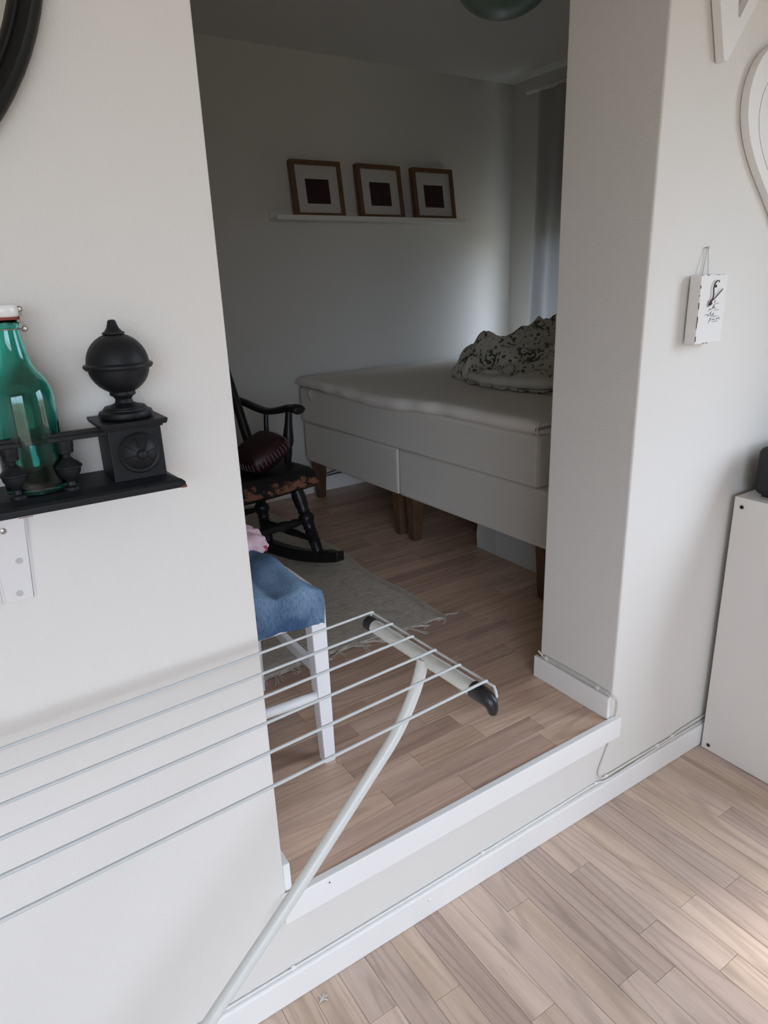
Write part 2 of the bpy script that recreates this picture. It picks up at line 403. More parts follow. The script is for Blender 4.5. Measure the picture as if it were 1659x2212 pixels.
build('gallery_rail', MB().add([(x0 + .03, y, z) for y, z in rl] + [(BX0 + .001, y, z) for y, z in rl], [tuple(range(8)), tuple(range(8, 16))[::-1]] + [(i, (i + 1) % 8, 8 + (i + 1) % 8, 8 + i) for i in range(8)]), M_BLACK, sh, bevel=.0006)
bprof = [(.0105, 0), (.0105, .004), (.006, .0055), (.0052, .0105), (.0065, .0125), (.0105, .0165), (.0138, .0225), (.0148, .0275), (.0165, .0288), (.0165, .0305), (.0150, .0318), (.0125, .0345), (.0075, .0385), (.0048, .0415), (.0052, .0455), (.0095, .0475), (.0098, .0530), (.0105, .0545), (.0105, .0625)]
for k in range(9):
    bx = .113 - k * .0605
    build('baluster', MB().lathe(bprof, (bx, RY, SZ), 20), M_BLACK, sh, smooth='auto')

# ---- white metal bracket under the shelf
br = thing('shelf_bracket', 'white pressed metal angle bracket holding up the black shelf', 'bracket', (.03, WY, 1.01))
M_BRK = mat('bracket_enamel', (.72, .71, .70), .4)
wp = MB()  # wall plate: tapered U channel
zt, zb_ = 1.150, 1.010
wp.hexa([(.014, WY - .006, zb_), (.050, WY - .006, zb_), (.050, WY - .004, zb_), (.014, WY - .004, zb_)], [(.014, WY - .010, zt), (.060, WY - .010, zt), (.060, WY - .008, zt), (.014, WY - .008, zt)])
build('wall_plate', wp, M_BRK, br, bevel=.0008)
build('plate_flange', MB().hexa([(.050, WY - .006, zb_), (.0535, WY, zb_), (.0515, WY, zb_), (.048, WY - .006, zb_)], [(.060, WY - .010, zt), (.0635, WY, zt), (.0615, WY, zt), (.058, WY - .010, zt)]), M_BRK, br)
build('plate_flange', MB().hexa([(.014, WY - .006, zb_), (.012, WY - .006, zb_), (.010, WY, zb_), (.012, WY, zb_)], [(.014, WY - .010, zt), (.012, WY - .010, zt), (.010, WY, zt), (.012, WY, zt)]), M_BRK, br)
build('arm_plate', MB().box((.012, WY - .095, 1.1495), (.062, WY - .003, 1.1518)), M_BRK, br, bevel=.0006)
build('arm_rib', MB().prism([(WY - .01, 1.1), (WY - .01, 1.150), (WY - .09, 1.150)], lambda a, b: (-.002, a, b), lambda a, b: (.002, a, b)), M_BRK, br)
M_SCREW = mat('steel_screw', (.42, .40, .38), .35, metal=.9)
for (sx_, sz_) in ((.041, 1.067), (.033, 1.021), (.030, 1.112)):
    sy = WY - .006 - .004 * (sz_ - zb_) / (zt - zb_)
    s_ = build('screw', MB().lathe([(.0042, 0), (.0040, .0010), (.0025, .0018), (0, .0019)], (sx_, sy, sz_), 14, (0, -1, 0)), mat('painted_screw', (.50, .49, .47), .5) if sz_ < 1.1 else M_SCREW, br, smooth='auto')
build('bracket_chip', MB().box((.046, WY - .094, 1.1485), (.062, WY - .0930, 1.1520)), M_WORN, br)

# ---- swing-top bottle
M_GLASS = bpy.data.materials.new('teal_bottle_glass'); M_GLASS.use_nodes = True
t, b = nodes(M_GLASS)
b.inputs['Base Color'].default_value = (.22, .78, .70, 1); b.inputs['Roughness'].default_value = .04
b.inputs['Transmission Weight'].default_value = 1.0; b.inputs['IOR'].default_value = 1.45
bt = thing('swing_top_bottle', 'teal green glass swing-top bottle standing on the black shelf', 'bottle', (.0785, WY - .050, SZ))
out = [(.030, 0), (.0350, .0015), (.0368, .006), (.0370, .02), (.0370, .112), (.0362, .122), (.0335, .132), (.0285, .141), (.0225, .149), (.0188, .157), (.0166, .168), (.0145, .184), (.0132, .196), (.0128, .199), (.0148, .2005), (.0150, .2035), (.0132, .205), (.0132, .207)]
inn = [(.0105, .207), (.0105, .196), (.0125, .180), (.0148, .166), (.0168, .156), (.0205, .148), (.0265, .140), (.0312, .131), (.0340, .121), (.0346, .111), (.0346, .012), (.031, .008), (.012, .010), (0, .013)]
bc = tuple(bt.location)
gl = build('glass_body', MB().lathe(out + inn, bc, 48), M_GLASS, bt, smooth=True, fix=False)
M_PORC = mat('white_porcelain', (.80, .80, .78), .2)
build('rubber_ring', MB().lathe([(.0102, .2068), (.0155, .2070), (.0160, .2085), (.0155, .2102), (.010, .2105)], bc, 28), mat('red_rubber', (.22, .035, .025), .6), bt, smooth='auto')
build('stopper', MB().lathe([(.0150, .2103), (.0168, .2125), (.0170, .219), (.0158, .2230), (.0125, .2248), (0, .2250)], bc, 32), M_PORC, bt, smooth='auto')
M_BAIL = mat('bail_wire_steel', (.30, .27, .23), .35, metal=.9)
bx, by, bz = bc
for sgn in (1, -1):
    sd = Vector((math.cos(-.35) * sgn, math.sin(-.35) * sgn, 0))
    def bp_(r, z): return Vector((bx, by, bz + z)) + sd * r
    build('bail_wire', MB().tube(smooth_path([bp_(.0145, .1955), bp_(.0195, .1945), bp_(.0205, .199), bp_(.0178, .204), bp_(.0172, .210), bp_(.0182, .216), bp_(.0175, .2195), bp_(.0165, .2185)], 5), .0012, 8), M_BAIL, bt, smooth=True)
    build('wire_eye', MB().lathe([(.0022, -.0016), (.0034, -.0012), (.0034, .0012), (.0022, .0016)], bp_(.0198, .1962), 12, (-sd.y, sd.x, 0)), M_BAIL, bt, smooth=True)
    build('wire_eye', MB().lathe([(.0022, -.0016), (.0034, -.0012), (.0034, .0012), (.0022, .0016)], bp_(.0178, .2185), 12, (-sd.y, sd.x, 0)), M_BAIL, bt, smooth=True)
build('neck_wire', MB().tube([(bx + .0142 * math.cos(a), by + .0142 * math.sin(a), bz + .1965) for a in [2 * math.pi * k / 32 for k in range(33)]], .0009, 6), M_BAIL, bt, smooth=True)

# ---- wall clock, mostly out of the picture
ck = thing('wall_clock', 'large round wall clock with black rim and cream dial', 'clock', (-.155, WY, 1.816))
ckc = (-.155, WY, 1.816)
M_RIM = bpy.data.materials.new('black_rim_worn'); M_RIM.use_nodes = True
t, b = nodes(M_RIM); tcn = N(t, 'ShaderNodeTexCoord'); nn = N(t, 'ShaderNodeTexNoise', Scale=9.0, Detail=6.0); t.links.new(tcn.outputs['Object'], nn.inputs['Vector'])
rp = ramp(t, [(.60, (.008, .008, .008)), (.72, (.09, .02, .008))], nn.outputs['Fac']); t.links.new(rp.outputs[0], b.inputs['Base Color']); b.inputs['Roughness'].default_value = .45; b.inputs['Specular IOR Level'].default_value = .2
build('rim', MB().lathe([(.354, .0), (.354, .020), (.350, .030), (.342, .035), (.334, .032), (.331, .028), (.327, .030), (.323, .026), (.320, .012), (.320, .0)], ckc, 96, (0, -1, 0)), M_RIM, ck, smooth='auto')
M_DIAL = mat('cream_dial', (.52, .48, .42), .6, var=(12, .12))
build('dial', MB().lathe([(.322, .0), (.322, .010), (0, .010)], ckc, 64, (0, -1, 0)), M_DIAL, ck)
M_NUM = mat('dial_ink', (.02, .022, .05), .6)
for k in range(12):
    a = k * math.pi / 6 - .12
    d = Vector((math.sin(a), 0, math.cos(a))); sdv = Vector((math.cos(a), 0, -math.sin(a))); o_ = Vector(ckc) + Vector((0, -.0103, 0))
    mb = MB()
    for off in ((-.012, 0, .012) if k % 3 else (-.006, .006)):
        pts = [o_ + d * .235 + sdv * (off - .0035), o_ + d * .235 + sdv * (off + .0035), o_ + d * .288 + sdv * (off + .0035), o_ + d * .288 + sdv * (off - .0035)]
        mb.hexa(pts, [p + Vector((0, -.0006, 0)) for p in pts])
    build('numeral', mb, M_NUM, ck)
for (a, L, wd_) in ((1.2, .20, .006), (-2.2, .14, .008)):
    d = Vector((math.sin(a), 0, math.cos(a))); sdv = Vector((math.cos(a), 0, -math.sin(a))); o_ = Vector(ckc) + Vector((0, -.014, 0))
    pts = [o_ - d * .03 - sdv * wd_, o_ - d * .03 + sdv * wd_, o_ + d * L + sdv * .002, o_ + d * L - sdv * .002]
    build('hand', MB().hexa(pts, [p + Vector((0, -.0012, 0)) for p in pts]), M_NUM, ck)

# ---- drying rack
RZ = .840
ru = Vector((.9985, .055, 0)); rv = Vector((-.055, .9985, 0)); ro = Vector((.566, .7915, RZ))
def rk(a, b_, z): return ro + ru * a + rv * b_ + Vector((0, 0, z))
dr = thing('drying_rack', 'white folding metal drying rack with thin wires in front of the left wall', 'drying rack', (.0, .76, 0))
BW2 = .146
def end_bar(a0, sgn):
    bar = build('end_bar', MB().tube([rk(a0, -BW2 + .012, -.0165), rk(a0, BW2 - .004, -.0165)], .0118, 18), M_WHITEMETAL, dr, smooth='auto')
    # edge wire that runs along the bar and hooks over the cap
    build('edge_wire', MB().tube(smooth_path([rk(a0 + .006 * sgn, BW2 + .002, -.012), rk(a0 + .009 * sgn, BW2 + .004, -.003), rk(a0 + .009 * sgn, BW2 - .006, .0005), rk(a0 + .009 * sgn, 0, .0005), rk(a0 + .009 * sgn, -BW2 + .002, .0005), rk(a0 + .010 * sgn, -BW2 - .012, -.002), rk(a0 + .008 * sgn, -BW2 - .020, -.014)], 6), .0021, 8), M_WIRE, dr, smooth=True)
    far = build('end_cap', MB().tube([rk(a0, BW2 - .018, -.0165), rk(a0, BW2 + .001, -.0165), rk(a0, BW2 + .004, -.0165)], [.0130, .0130, .0095], 18), M_PLASTIC, dr, smooth='auto')
    near = MB().tube(smooth_path([rk(a0, -BW2 + .020, -.0165), rk(a0, -BW2 + .002, -.0168), rk(a0 + .001 * sgn, -BW2 - .010, -.020), rk(a0 + .002 * sgn, -BW2 - .0165, -.029), rk(a0 + .002 * sgn, -BW2 - .0185, -.040)], 5),
                     [.0131] * 6 + [.0131, .0130, .0128, .0125, .0120, .0116, .0112, .0106, .010, .0094, .0088, .0082, .0076, .007, .006], 18)
    nc = build('end_cap', near, M_PLASTIC, dr, smooth='auto')
    return bar
end_bar(0, 1); end_bar(-1.32, -1)
for k in range(6):
    bb = BW2 - .002 - k * (2 * BW2 - .004) / 5
    build('drying_wire', MB().tube([rk(.010, bb, -.0005), rk(.0086, bb, .0028), rk(.002, bb, .0036), rk(-.66, bb, .0022), rk(-1.322, bb, .0036), rk(-1.330, bb, -.0005)], .0023, 8), M_WIRE, dr, smooth=True)
lp = [(.560, .775, .826), (.550, .7745, .795), (.537, .774, .766), (.513, .7725, .727), (.488, .771, .697), (.455, .7695, .665), (.395, .766, .608), (.300, .760, .519), (.143, .752, .377), (-.06, .741, .190), (-.252, .730, .012)]
build('leg', MB().tube(smooth_path(lp, 6), .0100, 18), M_WHITEMETAL, dr, smooth='auto')
lp2 = [rk(-1.32, -.012, -.016)] + [rk(-1.31 + .02 * k, -.012, -.016 - .03 * k) for k in (1, 2, 3)] + [rk(-.95, -.03, -.55), rk(-.70, -.03, -.828)]
build('leg', MB().tube(smooth_path(lp2, 6), .0100, 18), M_WHITEMETAL, dr, smooth='auto')
for (cx_, cy_) in ((-.252, .730), (rk(-.70, -.03, 0).x, rk(-.70, -.03, 0).y)):
    fb = build('foot_bar', MB().tube([(cx_ + .014, cy_ - .24, .0115), (cx_ - .014, cy_ + .20, .0115)], .0105, 16), M_WHITEMETAL, dr, smooth='auto')

# ---- cabinet and speaker at the right edge
M_CAB = mat('white_laminate', (.70, .675, .64), .4, spec=.4)
cb = thing('cabinet', 'plain white laminate cabinet standing in the corner by the wall', 'cabinet', (1.98, .62, 0))
build('side_panel', MB().box((1.752, .555, .002), (1.768, .958, .818)), M_CAB, cb, bevel=.001)
build('side_panel', MB().box((2.26, .555, .002), (2.276, .958, .818)), M_CAB, cb, bevel=.001)
build('top_panel', MB().box((1.768, .555, .802), (2.26, .958, .818)), M_CAB, cb, bevel=.001)
build('bottom_panel', MB().box((1.768, .560, .03), (2.26, .956, .046)), M_CAB, cb)
build('back_panel', MB().box((1.768, .953, .046), (2.26, .957, .802)), M_CAB, cb)
build('door', MB().box((1.770, .539, .03), (2.258, .555, .800)), M_CAB, cb, bevel=.001)
for (sy_, sz_) in ((.936, .792), (.936, .020), (.580, .792), (.580, .020)):
    s_ = build('cam_screw', MB().lathe([(.0062, 0), (.0062, .0006), (.0035, .0008), (.0032, -.0003), (0, -.0003)], (1.752, sy_, sz_), 16, (-1, 0, 0)), mat('zinc_screw', (.18, .17, .16), .4, metal=.8), cb, smooth='auto')
sp = thing('speaker', 'black rounded loudspeaker box on top of the white cabinet', 'speaker', (1.94, .86, .818))
build('speaker_case', MB().box((1.778, .745, .826), (2.16, .932, .958)), mat('black_fabric_speaker', (.014, .015, .018), .75, bump=(700, .3)), sp, bevel=.022, bseg=5, smooth='auto')
build('rubber_foot', MB().box((1.800, .765, .818), (2.14, .914, .828)), M_PLASTIC, sp, bevel=.003)

# ---- wooden plaque on a string
pl = thing('hanging_plaque', 'small white distressed wooden plaque with script and wire heart, hanging from a nail', 'plaque', (1.515, WY, 1.245))
M_DIST = bpy.data.materials.new('distressed_white_paint'); M_DIST.use_nodes = True
t, b = nodes(M_DIST); tcn = N(t, 'ShaderNodeTexCoord'); nn = N(t, 'ShaderNodeTexNoise', Scale=60.0, Detail=6.0); t.links.new(tcn.outputs['Object'], nn.inputs['Vector'])
rp = ramp(t, [(.66, (.78, .765, .74)), (.72, (.30, .24, .19))], nn.outputs['Fac']); t.links.new(rp.outputs[0], b.inputs['Base Color']); b.inputs['Roughness'].default_value = .65
PX0, PX1, PZ0, PZ1, PY0, PY1 = 1.470, 1.572, 1.243, 1.394, WY - .034, WY - .006
build('board', MB().box((PX0, PY0, PZ0), (PX1, PY1, PZ1)), mat('plaque_paint', (.76, .745, .72), .6, bump=(80, .2)), pl, bevel=.0012)
M_INK = mat('grey_ink', (.10, .10, .11), .8); M_CHIP = mat('chipped_paint', (.13, .10, .08), .8)
random.seed(3)
for k in range(26):   # chipped edges
    e_ = random.choice('ltb' + 'll')
    if e_ == 'l': z_ = random.uniform(PZ0, PZ1 - .008); mb = MB().box((PX0 - .0002, PY0 - .0003, z_), (PX0 + random.uniform(.0006, .0022), PY0 + .001, z_ + random.uniform(.002, .009)))
    elif e_ == 't': x_ = random.uniform(PX0, PX1 - .008); mb = MB().box((x_, PY0 - .0003, PZ1 - random.uniform(.0006, .002)), (x_ + random.uniform(.002, .006), PY0 + .001, PZ1 + .0002))
    else: x_ = random.uniform(PX0, PX1 - .008); mb = MB().box((x_, PY0 - .0003, PZ0 - .0002), (x_ + random.uniform(.002, .006), PY0 + .001, PZ0 + random.uniform(.0006, .0018)))
    build('paint_chip', mb, M_CHIP, pl)
def pq(u, v): return Vector((PX0 + u * (PX1 - PX0), PY0 - .0004, PZ1 - v * (PZ1 - PZ0)))
# faint handwriting, stroke by stroke as far as it can be made out
strokes = [[(.30, .385), (.34, .375), (.36, .39)], [(.56, .40), (.60, .365), (.57, .40), (.62, .395), (.64, .38)], [(.58, .425), (.63, .425), (.70, .418), (.76, .418)],
  [(.30, .455), (.33, .45), (.36, .46), (.40, .45)], [(.50, .50), (.58, .43), (.54, .49), (.60, .455), (.60, .49), (.65, .48)], [(.38, .535), (.42, .49), (.45, .505), (.48, .49)],
  [(.60, .525), (.63, .515), (.70, .512), (.78, .51)], [(.26, .575), (.32, .57), (.36, .575), (.41, .565)], [(.44, .57), (.50, .53), (.47, .565), (.52, .57)], [(.36, .60), (.40, .585), (.43, .597), (.48, .585), (.52, .595), (.60, .55), (.56, .595), (.63, .59)],
  [(.58, .615), (.66, .607), (.72, .604), (.76, .60)], [(.44, .67), (.52, .612), (.48, .65), (.42, .70)], [(.52, .665), (.56, .645), (.58, .66), (.62, .64), (.64, .66), (.68, .645)], [(.72, .655), (.76, .63), (.75, .655), (.80, .64), (.82, .62), (.84, .655), (.87, .65)], [(.56, .69), (.64, .683), (.72, .68), (.78, .68)]]
for st in strokes:
    build('script_stroke', MB().tube(smooth_path([pq(u_, v_) for u_, v_ in st], 4), .00055, 5, flat=.5, up=(0, 1, 0)), M_INK, pl)
M_RUST = mat('rusty_wire', (.055, .028, .022), .55, metal=.4)
hw = lambda u, v, d=.004: pq(u, v) + Vector((0, -d, 0))
build('wire_heart', MB().tube(smooth_path([hw(.62, .105), hw(.60, .09), hw(.53, .09), hw(.46, .13), hw(.43, .19), hw(.45, .30), hw(.40, .38)], 6), .0014, 8), M_RUST, pl, smooth=True)
build('wire_heart', MB().tube(smooth_path([hw(.40, .38), hw(.55, .32), hw(.72, .24), hw(.78, .21)], 6), .0012, 8), M_RUST, pl, smooth=True)
build('wire_knot', MB().tube(smooth_path([hw(.42, .36), hw(.37, .39), hw(.41, .41), hw(.35, .43), hw(.36, .40), hw(.33, .44)], 5), .0019, 8), M_RUST, pl, smooth=True)
build('screw_head', MB().lathe([(.0032, 0), (.003, .0016), (0, .002)], pq(.56, .165), 12, (0, -1, 0)), M_RUST, pl, smooth='auto')
M_STR = mat('hanging_string', (.55, .53, .49), .8)
nz = 1.453; nx = 1.524
build('string', MB().tube([(nx - .002, WY - .006, nz), (1.505, WY - .012, PZ1)], .0010, 6), M_STR, pl)
build('string', MB().tube([(nx + .002, WY - .006, nz), (1.527, WY - .012, PZ1)], .0010, 6), M_STR, pl)
build('nail', MB().lathe([(.0016, 0), (.0016, .008), (.0028, .0085), (.0028, .010), (0, .0102)], (nx, WY, nz), 10, (0, -1, 0)), mat('nail_steel', (.4, .38, .35), .4, metal=.8), pl, smooth='auto')

# ---- white wooden hearts on the right wall
M_HEART = mat('white_painted_wood', (.80, .79, .765), .5, bump=(40, .1)); M_EDGE = mat('heart_groove', (.42, .40, .37), .8)
def heart(cx_, tipz, w_, h_, n=40):
    pts = []
    for k in range(2 * n):
        a = 2 * math.pi * k / (2 * n)
        x_ = 16 * math.sin(a) ** 3; z_ = 13 * math.cos(a) - 5 * math.cos(2 * a) - 2 * math.cos(3 * a) - math.cos(4 * a)
        pts.append((cx_ + x_ / 32 * w_, tipz + (z_ + 17) / 29 * h_))
    return pts
def ring_prism(outer, inner, y0, y1):
    mb = MB(); n = len(outer)
    mb.add([(x_, y0, z_) for x_, z_ in outer] + [(x_, y0, z_) for x_, z_ in inner] + [(x_, y1, z_) for x_, z_ in outer] + [(x_, y1, z_) for x_, z_ in inner],
           [f for i in range(n) for j in [(i + 1) % n] for f in ((i, j, n + j, n + i), (2 * n + i, 3 * n + i, 3 * n + j, 2 * n + j), (i, 2 * n + i, 2 * n + j, j), (n + i, n + j, 3 * n + j, 3 * n + i))])
    return mb
h1 = thing('wooden_heart', 'large solid white wooden heart with a grooved inner line, cut off by the right edge', 'heart', (1.78, WY, 1.40))
ho = heart(1.822, 1.435, .455, .44)
build('heart_board', MB().prism(ho, lambda a, b_: (a, WY - .020, b_), lambda a, b_: (a, WY - .002, b_)), M_HEART, h1, bevel=.001)
hi = [(1.822 + (x_ - 1.822) * .80, 1.66 + (z_ - 1.66) * .80) for x_, z_ in ho]
build('groove_line', MB().tube([(x_, WY - .0203, z_) for x_, z_ in hi + hi[:1]], .0006, 5), M_EDGE, h1)
h2 = thing('wooden_star_pendant', 'hollow white wooden ornament with a pointed lower end, at the top right', 'wall ornament', (1.52, WY, 1.82))
vo = [(1.484, 1.812), (1.496, 1.812), (1.640, 2.010), (1.600, 2.06), (1.520, 2.00), (1.440, 2.06), (1.424, 1.985)]
vi = [(1.518, 1.893), (1.524, 1.893), (1.580, 1.975), (1.570, 1.99), (1.530, 1.965), (1.510, 1.98), (1.505, 1.960)]
build('ornament_board', ring_prism(vo, vi, WY - .022, WY - .003), M_HEART, h2, bevel=.001)

# ---- cables along the baseboards, with clips
M_CABLE = mat('ivory_cable', (.66, .63, .575), .45); M_CABLE2 = mat('white_cable', (.74, .735, .72), .45); M_CLIP = mat('white_cable_clip', (.78, .77, .75), .4)
def clip(parent, x, y, z, ax=(1, 0, 0), two=False):
    a = Vector(ax); L = .0045; p = Vector((x, y, z)); k = .0062 if two else .0045
    build('cable_clip', MB().tube([p - a * L, p + a * L], k, 12), M_CLIP, parent, smooth='auto')
cw = thing('wall_cable', 'thin ivory cable clipped along the top of the baseboard below the step', 'cable', (.5, WY, .08))
yb = WY - .0048
build('cable', MB().tube(smooth_path([(-.6, yb, .079), (.0, yb, .0785), (.36, yb, .0785), (.65, yb, .0785), (.87, yb, .079), (1.10, yb, .0815), (1.273, yb, .0835), (1.31, yb - .004, .0795), (1.40, yb - .004, .0785), (1.55, yb, .0785), (1.75, yb, .0785), (2.2, yb, .0785)], 5), .0026, 8), M_CABLE2, cw, smooth=True)
for x in (.362, .872, 1.278): clip(cw, x, yb + .0008, .0835 if x > 1.2 else .0790)
cw2 = thing('reveal_cable', 'ivory cable looping from the right reveal down behind the step edge to the floor', 'cable', (1.32, WY, .1))
xr = XR - .0048; zr = S + .0735
pth = [(xr, WY + WT + .004, zr + .012), (xr, WY + WT - .012, zr + .004), (xr, WY + WT - .03, zr), (xr, WY + .12, zr + .001), (xr, WY + .03, zr), (xr - .001, WY - .002, zr - .001), (XR + .006, WY - .010, zr - .012), (XR + .012, WY - .0075, zr - .05), (XR + .0095, WY - .005, S - .01), (XR - .001, WY - .004, .205), (1.300, WY - .004, .150), (1.288, WY - .004, .117), (1.296, WY - .0065, .096), (1.314, WY - .007, .0905), (1.36, WY - .006, .089), (1.45, WY - .005, .0885), (1.545, WY - .005, .0875), (1.62, WY - .005, .0885), (1.72, WY - .005, .096), (2.2, WY - .005, .096)]
build('cable', MB().tube(smooth_path(pth, 6), .0029, 8), M_CABLE, cw2, smooth=True)
pth2 = [(xr, WY + WT - .02, zr + .0058), (xr, WY + .14, zr + .0066), (xr, WY + .055, zr + .0058), (xr - .0005, WY + .01, zr + .004)]
build('cable', MB().tube(smooth_path(pth2, 6), .0024, 8), M_CABLE, cw2, smooth=True)
clip(cw2, xr, WY + .045, zr + .002, (0, 1, 0), True); clip(cw2, xr, WY + WT - .03, zr + .002, (0, 1, 0), True)
clip(cw2, 1.318, WY - .006, .090); clip(cw2, 1.545, WY - .005, .0875); clip(cw2, 1.615, WY - .005, .0895)

# ================================================================== THINGS IN THE BEDROOM
# ---- rag rug with tassels
RX0, RX1, RY0, RY1 = .42, 1.345, 1.715, 3.28
M_RUG = bpy.data.materials.new('woven_rag_rug'); M_RUG.use_nodes = True
t, b = nodes(M_RUG); tcn = N(t, 'ShaderNodeTexCoord')
mp = N(t, 'ShaderNodeMapping'); mp.inputs['Scale'].default_value = (40, 160, 40); t.links.new(tcn.outputs['Object'], mp.inputs[0])
nn = N(t, 'ShaderNodeTexNoise', Scale=1.0, Detail=4.0, Roughness=.7); t.links.new(mp.outputs[0], nn.inputs['Vector'])
rp = ramp(t, [(.30, (.46, .42, .37)), (.52, (.68, .635, .57)), (.72, (.80, .76, .69))], nn.outputs['Fac']); t.links.new(rp.outputs[0], b.inputs['Base Color']); b.inputs['Roughness'].default_value = .95
bp = N(t, 'ShaderNodeBump'); bp.inputs['Strength'].default_value = .6; bp.inputs['Distance'].default_value = .003; t.links.new(nn.outputs['Fac'], bp.inputs['Height']); t.links.new(bp.outputs[0], b.inputs['Normal'])
b.inputs['Specular IOR Level'].default_value = .1
rg = thing('rag_rug', 'grey beige woven rag rug with frayed tassels on the bedroom floor', 'rug', (.9, 2.5, S))
def rugf(u, v):
    y = RY0 + v * (RY1 - RY0)
    wob = .012 * math.sin(y * 5.1) + .008 * math.sin(y * 13 + 1)
    x = RX0 + u * (RX1 + wob + .03 * (1 - v) * (v) - RX0)
    y += .010 * math.sin(x * 9) * (1 - v) + .004 * math.sin(x * 60) * (1 - v)
    edge = min(u, 1 - u) * 40
    z = S + .0055 + .0012 * math.sin(y * 2 * math.pi / .011) + .0016 * noise.noise(Vector((x * 25, y * 25, 3))) + .004 * max(0, noise.noise(Vector((x * 3, y * 3, 0))))
    if edge < 1 or v < .004 or v > .996: z = S + .0006
    return (x, y, z)
build('weave', MB().grid(rugf, 56, 300), M_RUG, rg, smooth=True, fix=False)
random.seed(11)
M_TAS = mat('cotton_tassel', (.68, .64, .58), .9, spec=.1)
x = RX0 + .012
while x < RX1:
    y = RY0 + .010 * math.sin(x * 9) + .002; L = random.uniform(.03, .075); a = random.uniform(-.8, .8) + (.5 if x > 1.25 else 0)
    p = [Vector((x, y + .004, S + .004))]
    d = a
    for k in range(4):
        d += random.uniform(-.5, .5)
        p.append(p[-1] + Vector((math.sin(d), -math.cos(d), 0)) * L / 4 + Vector((0, 0, (.003 if k == 0 else -.002))))
        p[-1].z = max(p[-1].z, S + .0016)
    mb = MB().tube(smooth_path(p, 3), [.0018] + [.0013] * (len(smooth_path(p, 3)) - 1), 5)
    q2 = [v_ + Vector((.003 * i, .001 * i, .0)) for i, v_ in enumerate(p)]
    mb.tube(smooth_path(q2, 3), .0011, 5)
    build('tassel', mb, M_TAS, rg, smooth=True)
    x += random.uniform(.016, .034)

# ---- box springs, mattress, topper
def fabric(name, c1, c2, sc=(900, 900, 900), stripe=None):
    M = bpy.data.materials.new(name); M.use_nodes = True; t, b = nodes(M); tcn = N(t, 'ShaderNodeTexCoord')
    nn = N(t, 'ShaderNodeTexNoise', Scale=220.0, Detail=3.0); t.links.new(tcn.outputs['Object'], nn.inputs['Vector'])
    src = nn.outputs['Fac']
    if stripe:
        wv = N(t, 'ShaderNodeTexWave', Scale=stripe, Distortion=.6, bands_direction='Z'); wv.inputs['Detail'].default_value = 1
        t.links.new(tcn.outputs['Object'], wv.inputs['Vector'])
        ad = N(t, 'ShaderNodeMath', operation='ADD'); t.links.new(wv.outputs['Fac'], ad.inputs[0]); t.links.new(nn.outputs['Fac'], ad.inputs[1])
        hf = N(t, 'ShaderNodeMath', operation='MULTIPLY'); hf.inputs[1].default_value = .5; t.links.new(ad.outputs[0], hf.inputs[0]); src = hf.outputs[0]
    rp = ramp(t, [(.25, c1), (.75, c2)], src); t.links.new(rp.outputs[0], b.inputs['Base Color'])
    b.inputs['Roughness'].default_value = .95; b.inputs['Specular IOR Level'].default_value = .1
    bp = N(t, 'ShaderNodeBump'); bp.inputs['Strength'].default_value = .25; bp.inputs['Distance'].default_value = .001; t.links.new(src, bp.inputs['Height']); t.links.new(bp.outputs[0], b.inputs['Normal'])
    return M
M_BOX = fabric('grey_beige_upholstery', (.60, .575, .52), (.78, .75, .685), stripe=100)
M_SHEET = fabric('cream_fitted_sheet', (.78, .74, .68), (.86, .825, .765))
M_LEGW = mat('brown_stained_wood', (.105, .056, .032), .45, var=(25, .25))
BANG = .028     # the bed is turned a little
def bedp(l, d, z):  # l along the visible side away from the camera, d into the room to the right
    c_, s_ = math.cos(BANG), math.sin(BANG)
    return Vector((1.676 - s_ * l + c_ * d, 1.552 + c_ * l + s_ * d, z))
BD = 1.47
def bedbox(mb, l0, l1, d0, d1, z0, z1):
    mb.hexa([bedp(l0, d0, z0), bedp(l0, d1, z0), bedp(l1, d1, z0), bedp(l1, d0, z0)], [bedp(l0, d0, z1), bedp(l0, d1, z1), bedp(l1, d1, z1), bedp(l1, d0, z1)]); return mb
def box_spring(l0, l1, label):
    c0 = bedp((l0 + l1) / 2, BD / 2, S)
    r = thing('box_spring', label, 'bed base', c0, 0, 'box springs under the mattress')
    bd_ = build('upholstered_box', bedbox(MB(), l0, l1, 0, BD, S + .214, S + .432), M_BOX, r, bevel=.012, bseg=4, smooth='auto')
    build('corner_seam', MB().tube([bedp(l0 + .003, .0015, S + .220), bedp(l0 + .003, .0015, S + .428)], .0022, 6), M_BOX, r)
    for (l, d) in ((l0 + .05, .05), (l1 - .05, .05), (l0 + .05, BD - .05), (l1 - .05, BD - .05)):
        a_, b_ = .032, .021
        build('leg', MB().hexa([bedp(l - b_, d - b_, S), bedp(l - b_, d + b_, S), bedp(l + b_, d + b_, S), bedp(l + b_, d - b_, S)], [bedp(l - a_, d - a_, S + .216), bedp(l - a_, d + a_, S + .216), bedp(l + a_, d + a_, S + .216), bedp(l + a_, d - a_, S + .216)]), M_LEGW, r, bevel=.003)
    return r
LB = 1.775
box_spring(0, .895, 'grey beige upholstered box spring on brown legs, nearer the doorway')
box_spring(.903, LB, 'grey beige upholstered box spring on brown legs, against the far wall')
ms = thing('mattress', 'thick grey beige mattress lying across both box springs', 'mattress', bedp(LB / 2, BD / 2, S + .434))
build('mattress_core', bedbox(MB(), .055, LB - .005, -.016, BD - .01, S + .434, S + .624), M_BOX, ms, bevel=.016, bseg=4, smooth='auto')
build('corner_seam', MB().tube([bedp(.0585, -.0135, S + .444), bedp(.0585, -.0135, S + .614)], .0024, 6), M_BOX, ms)
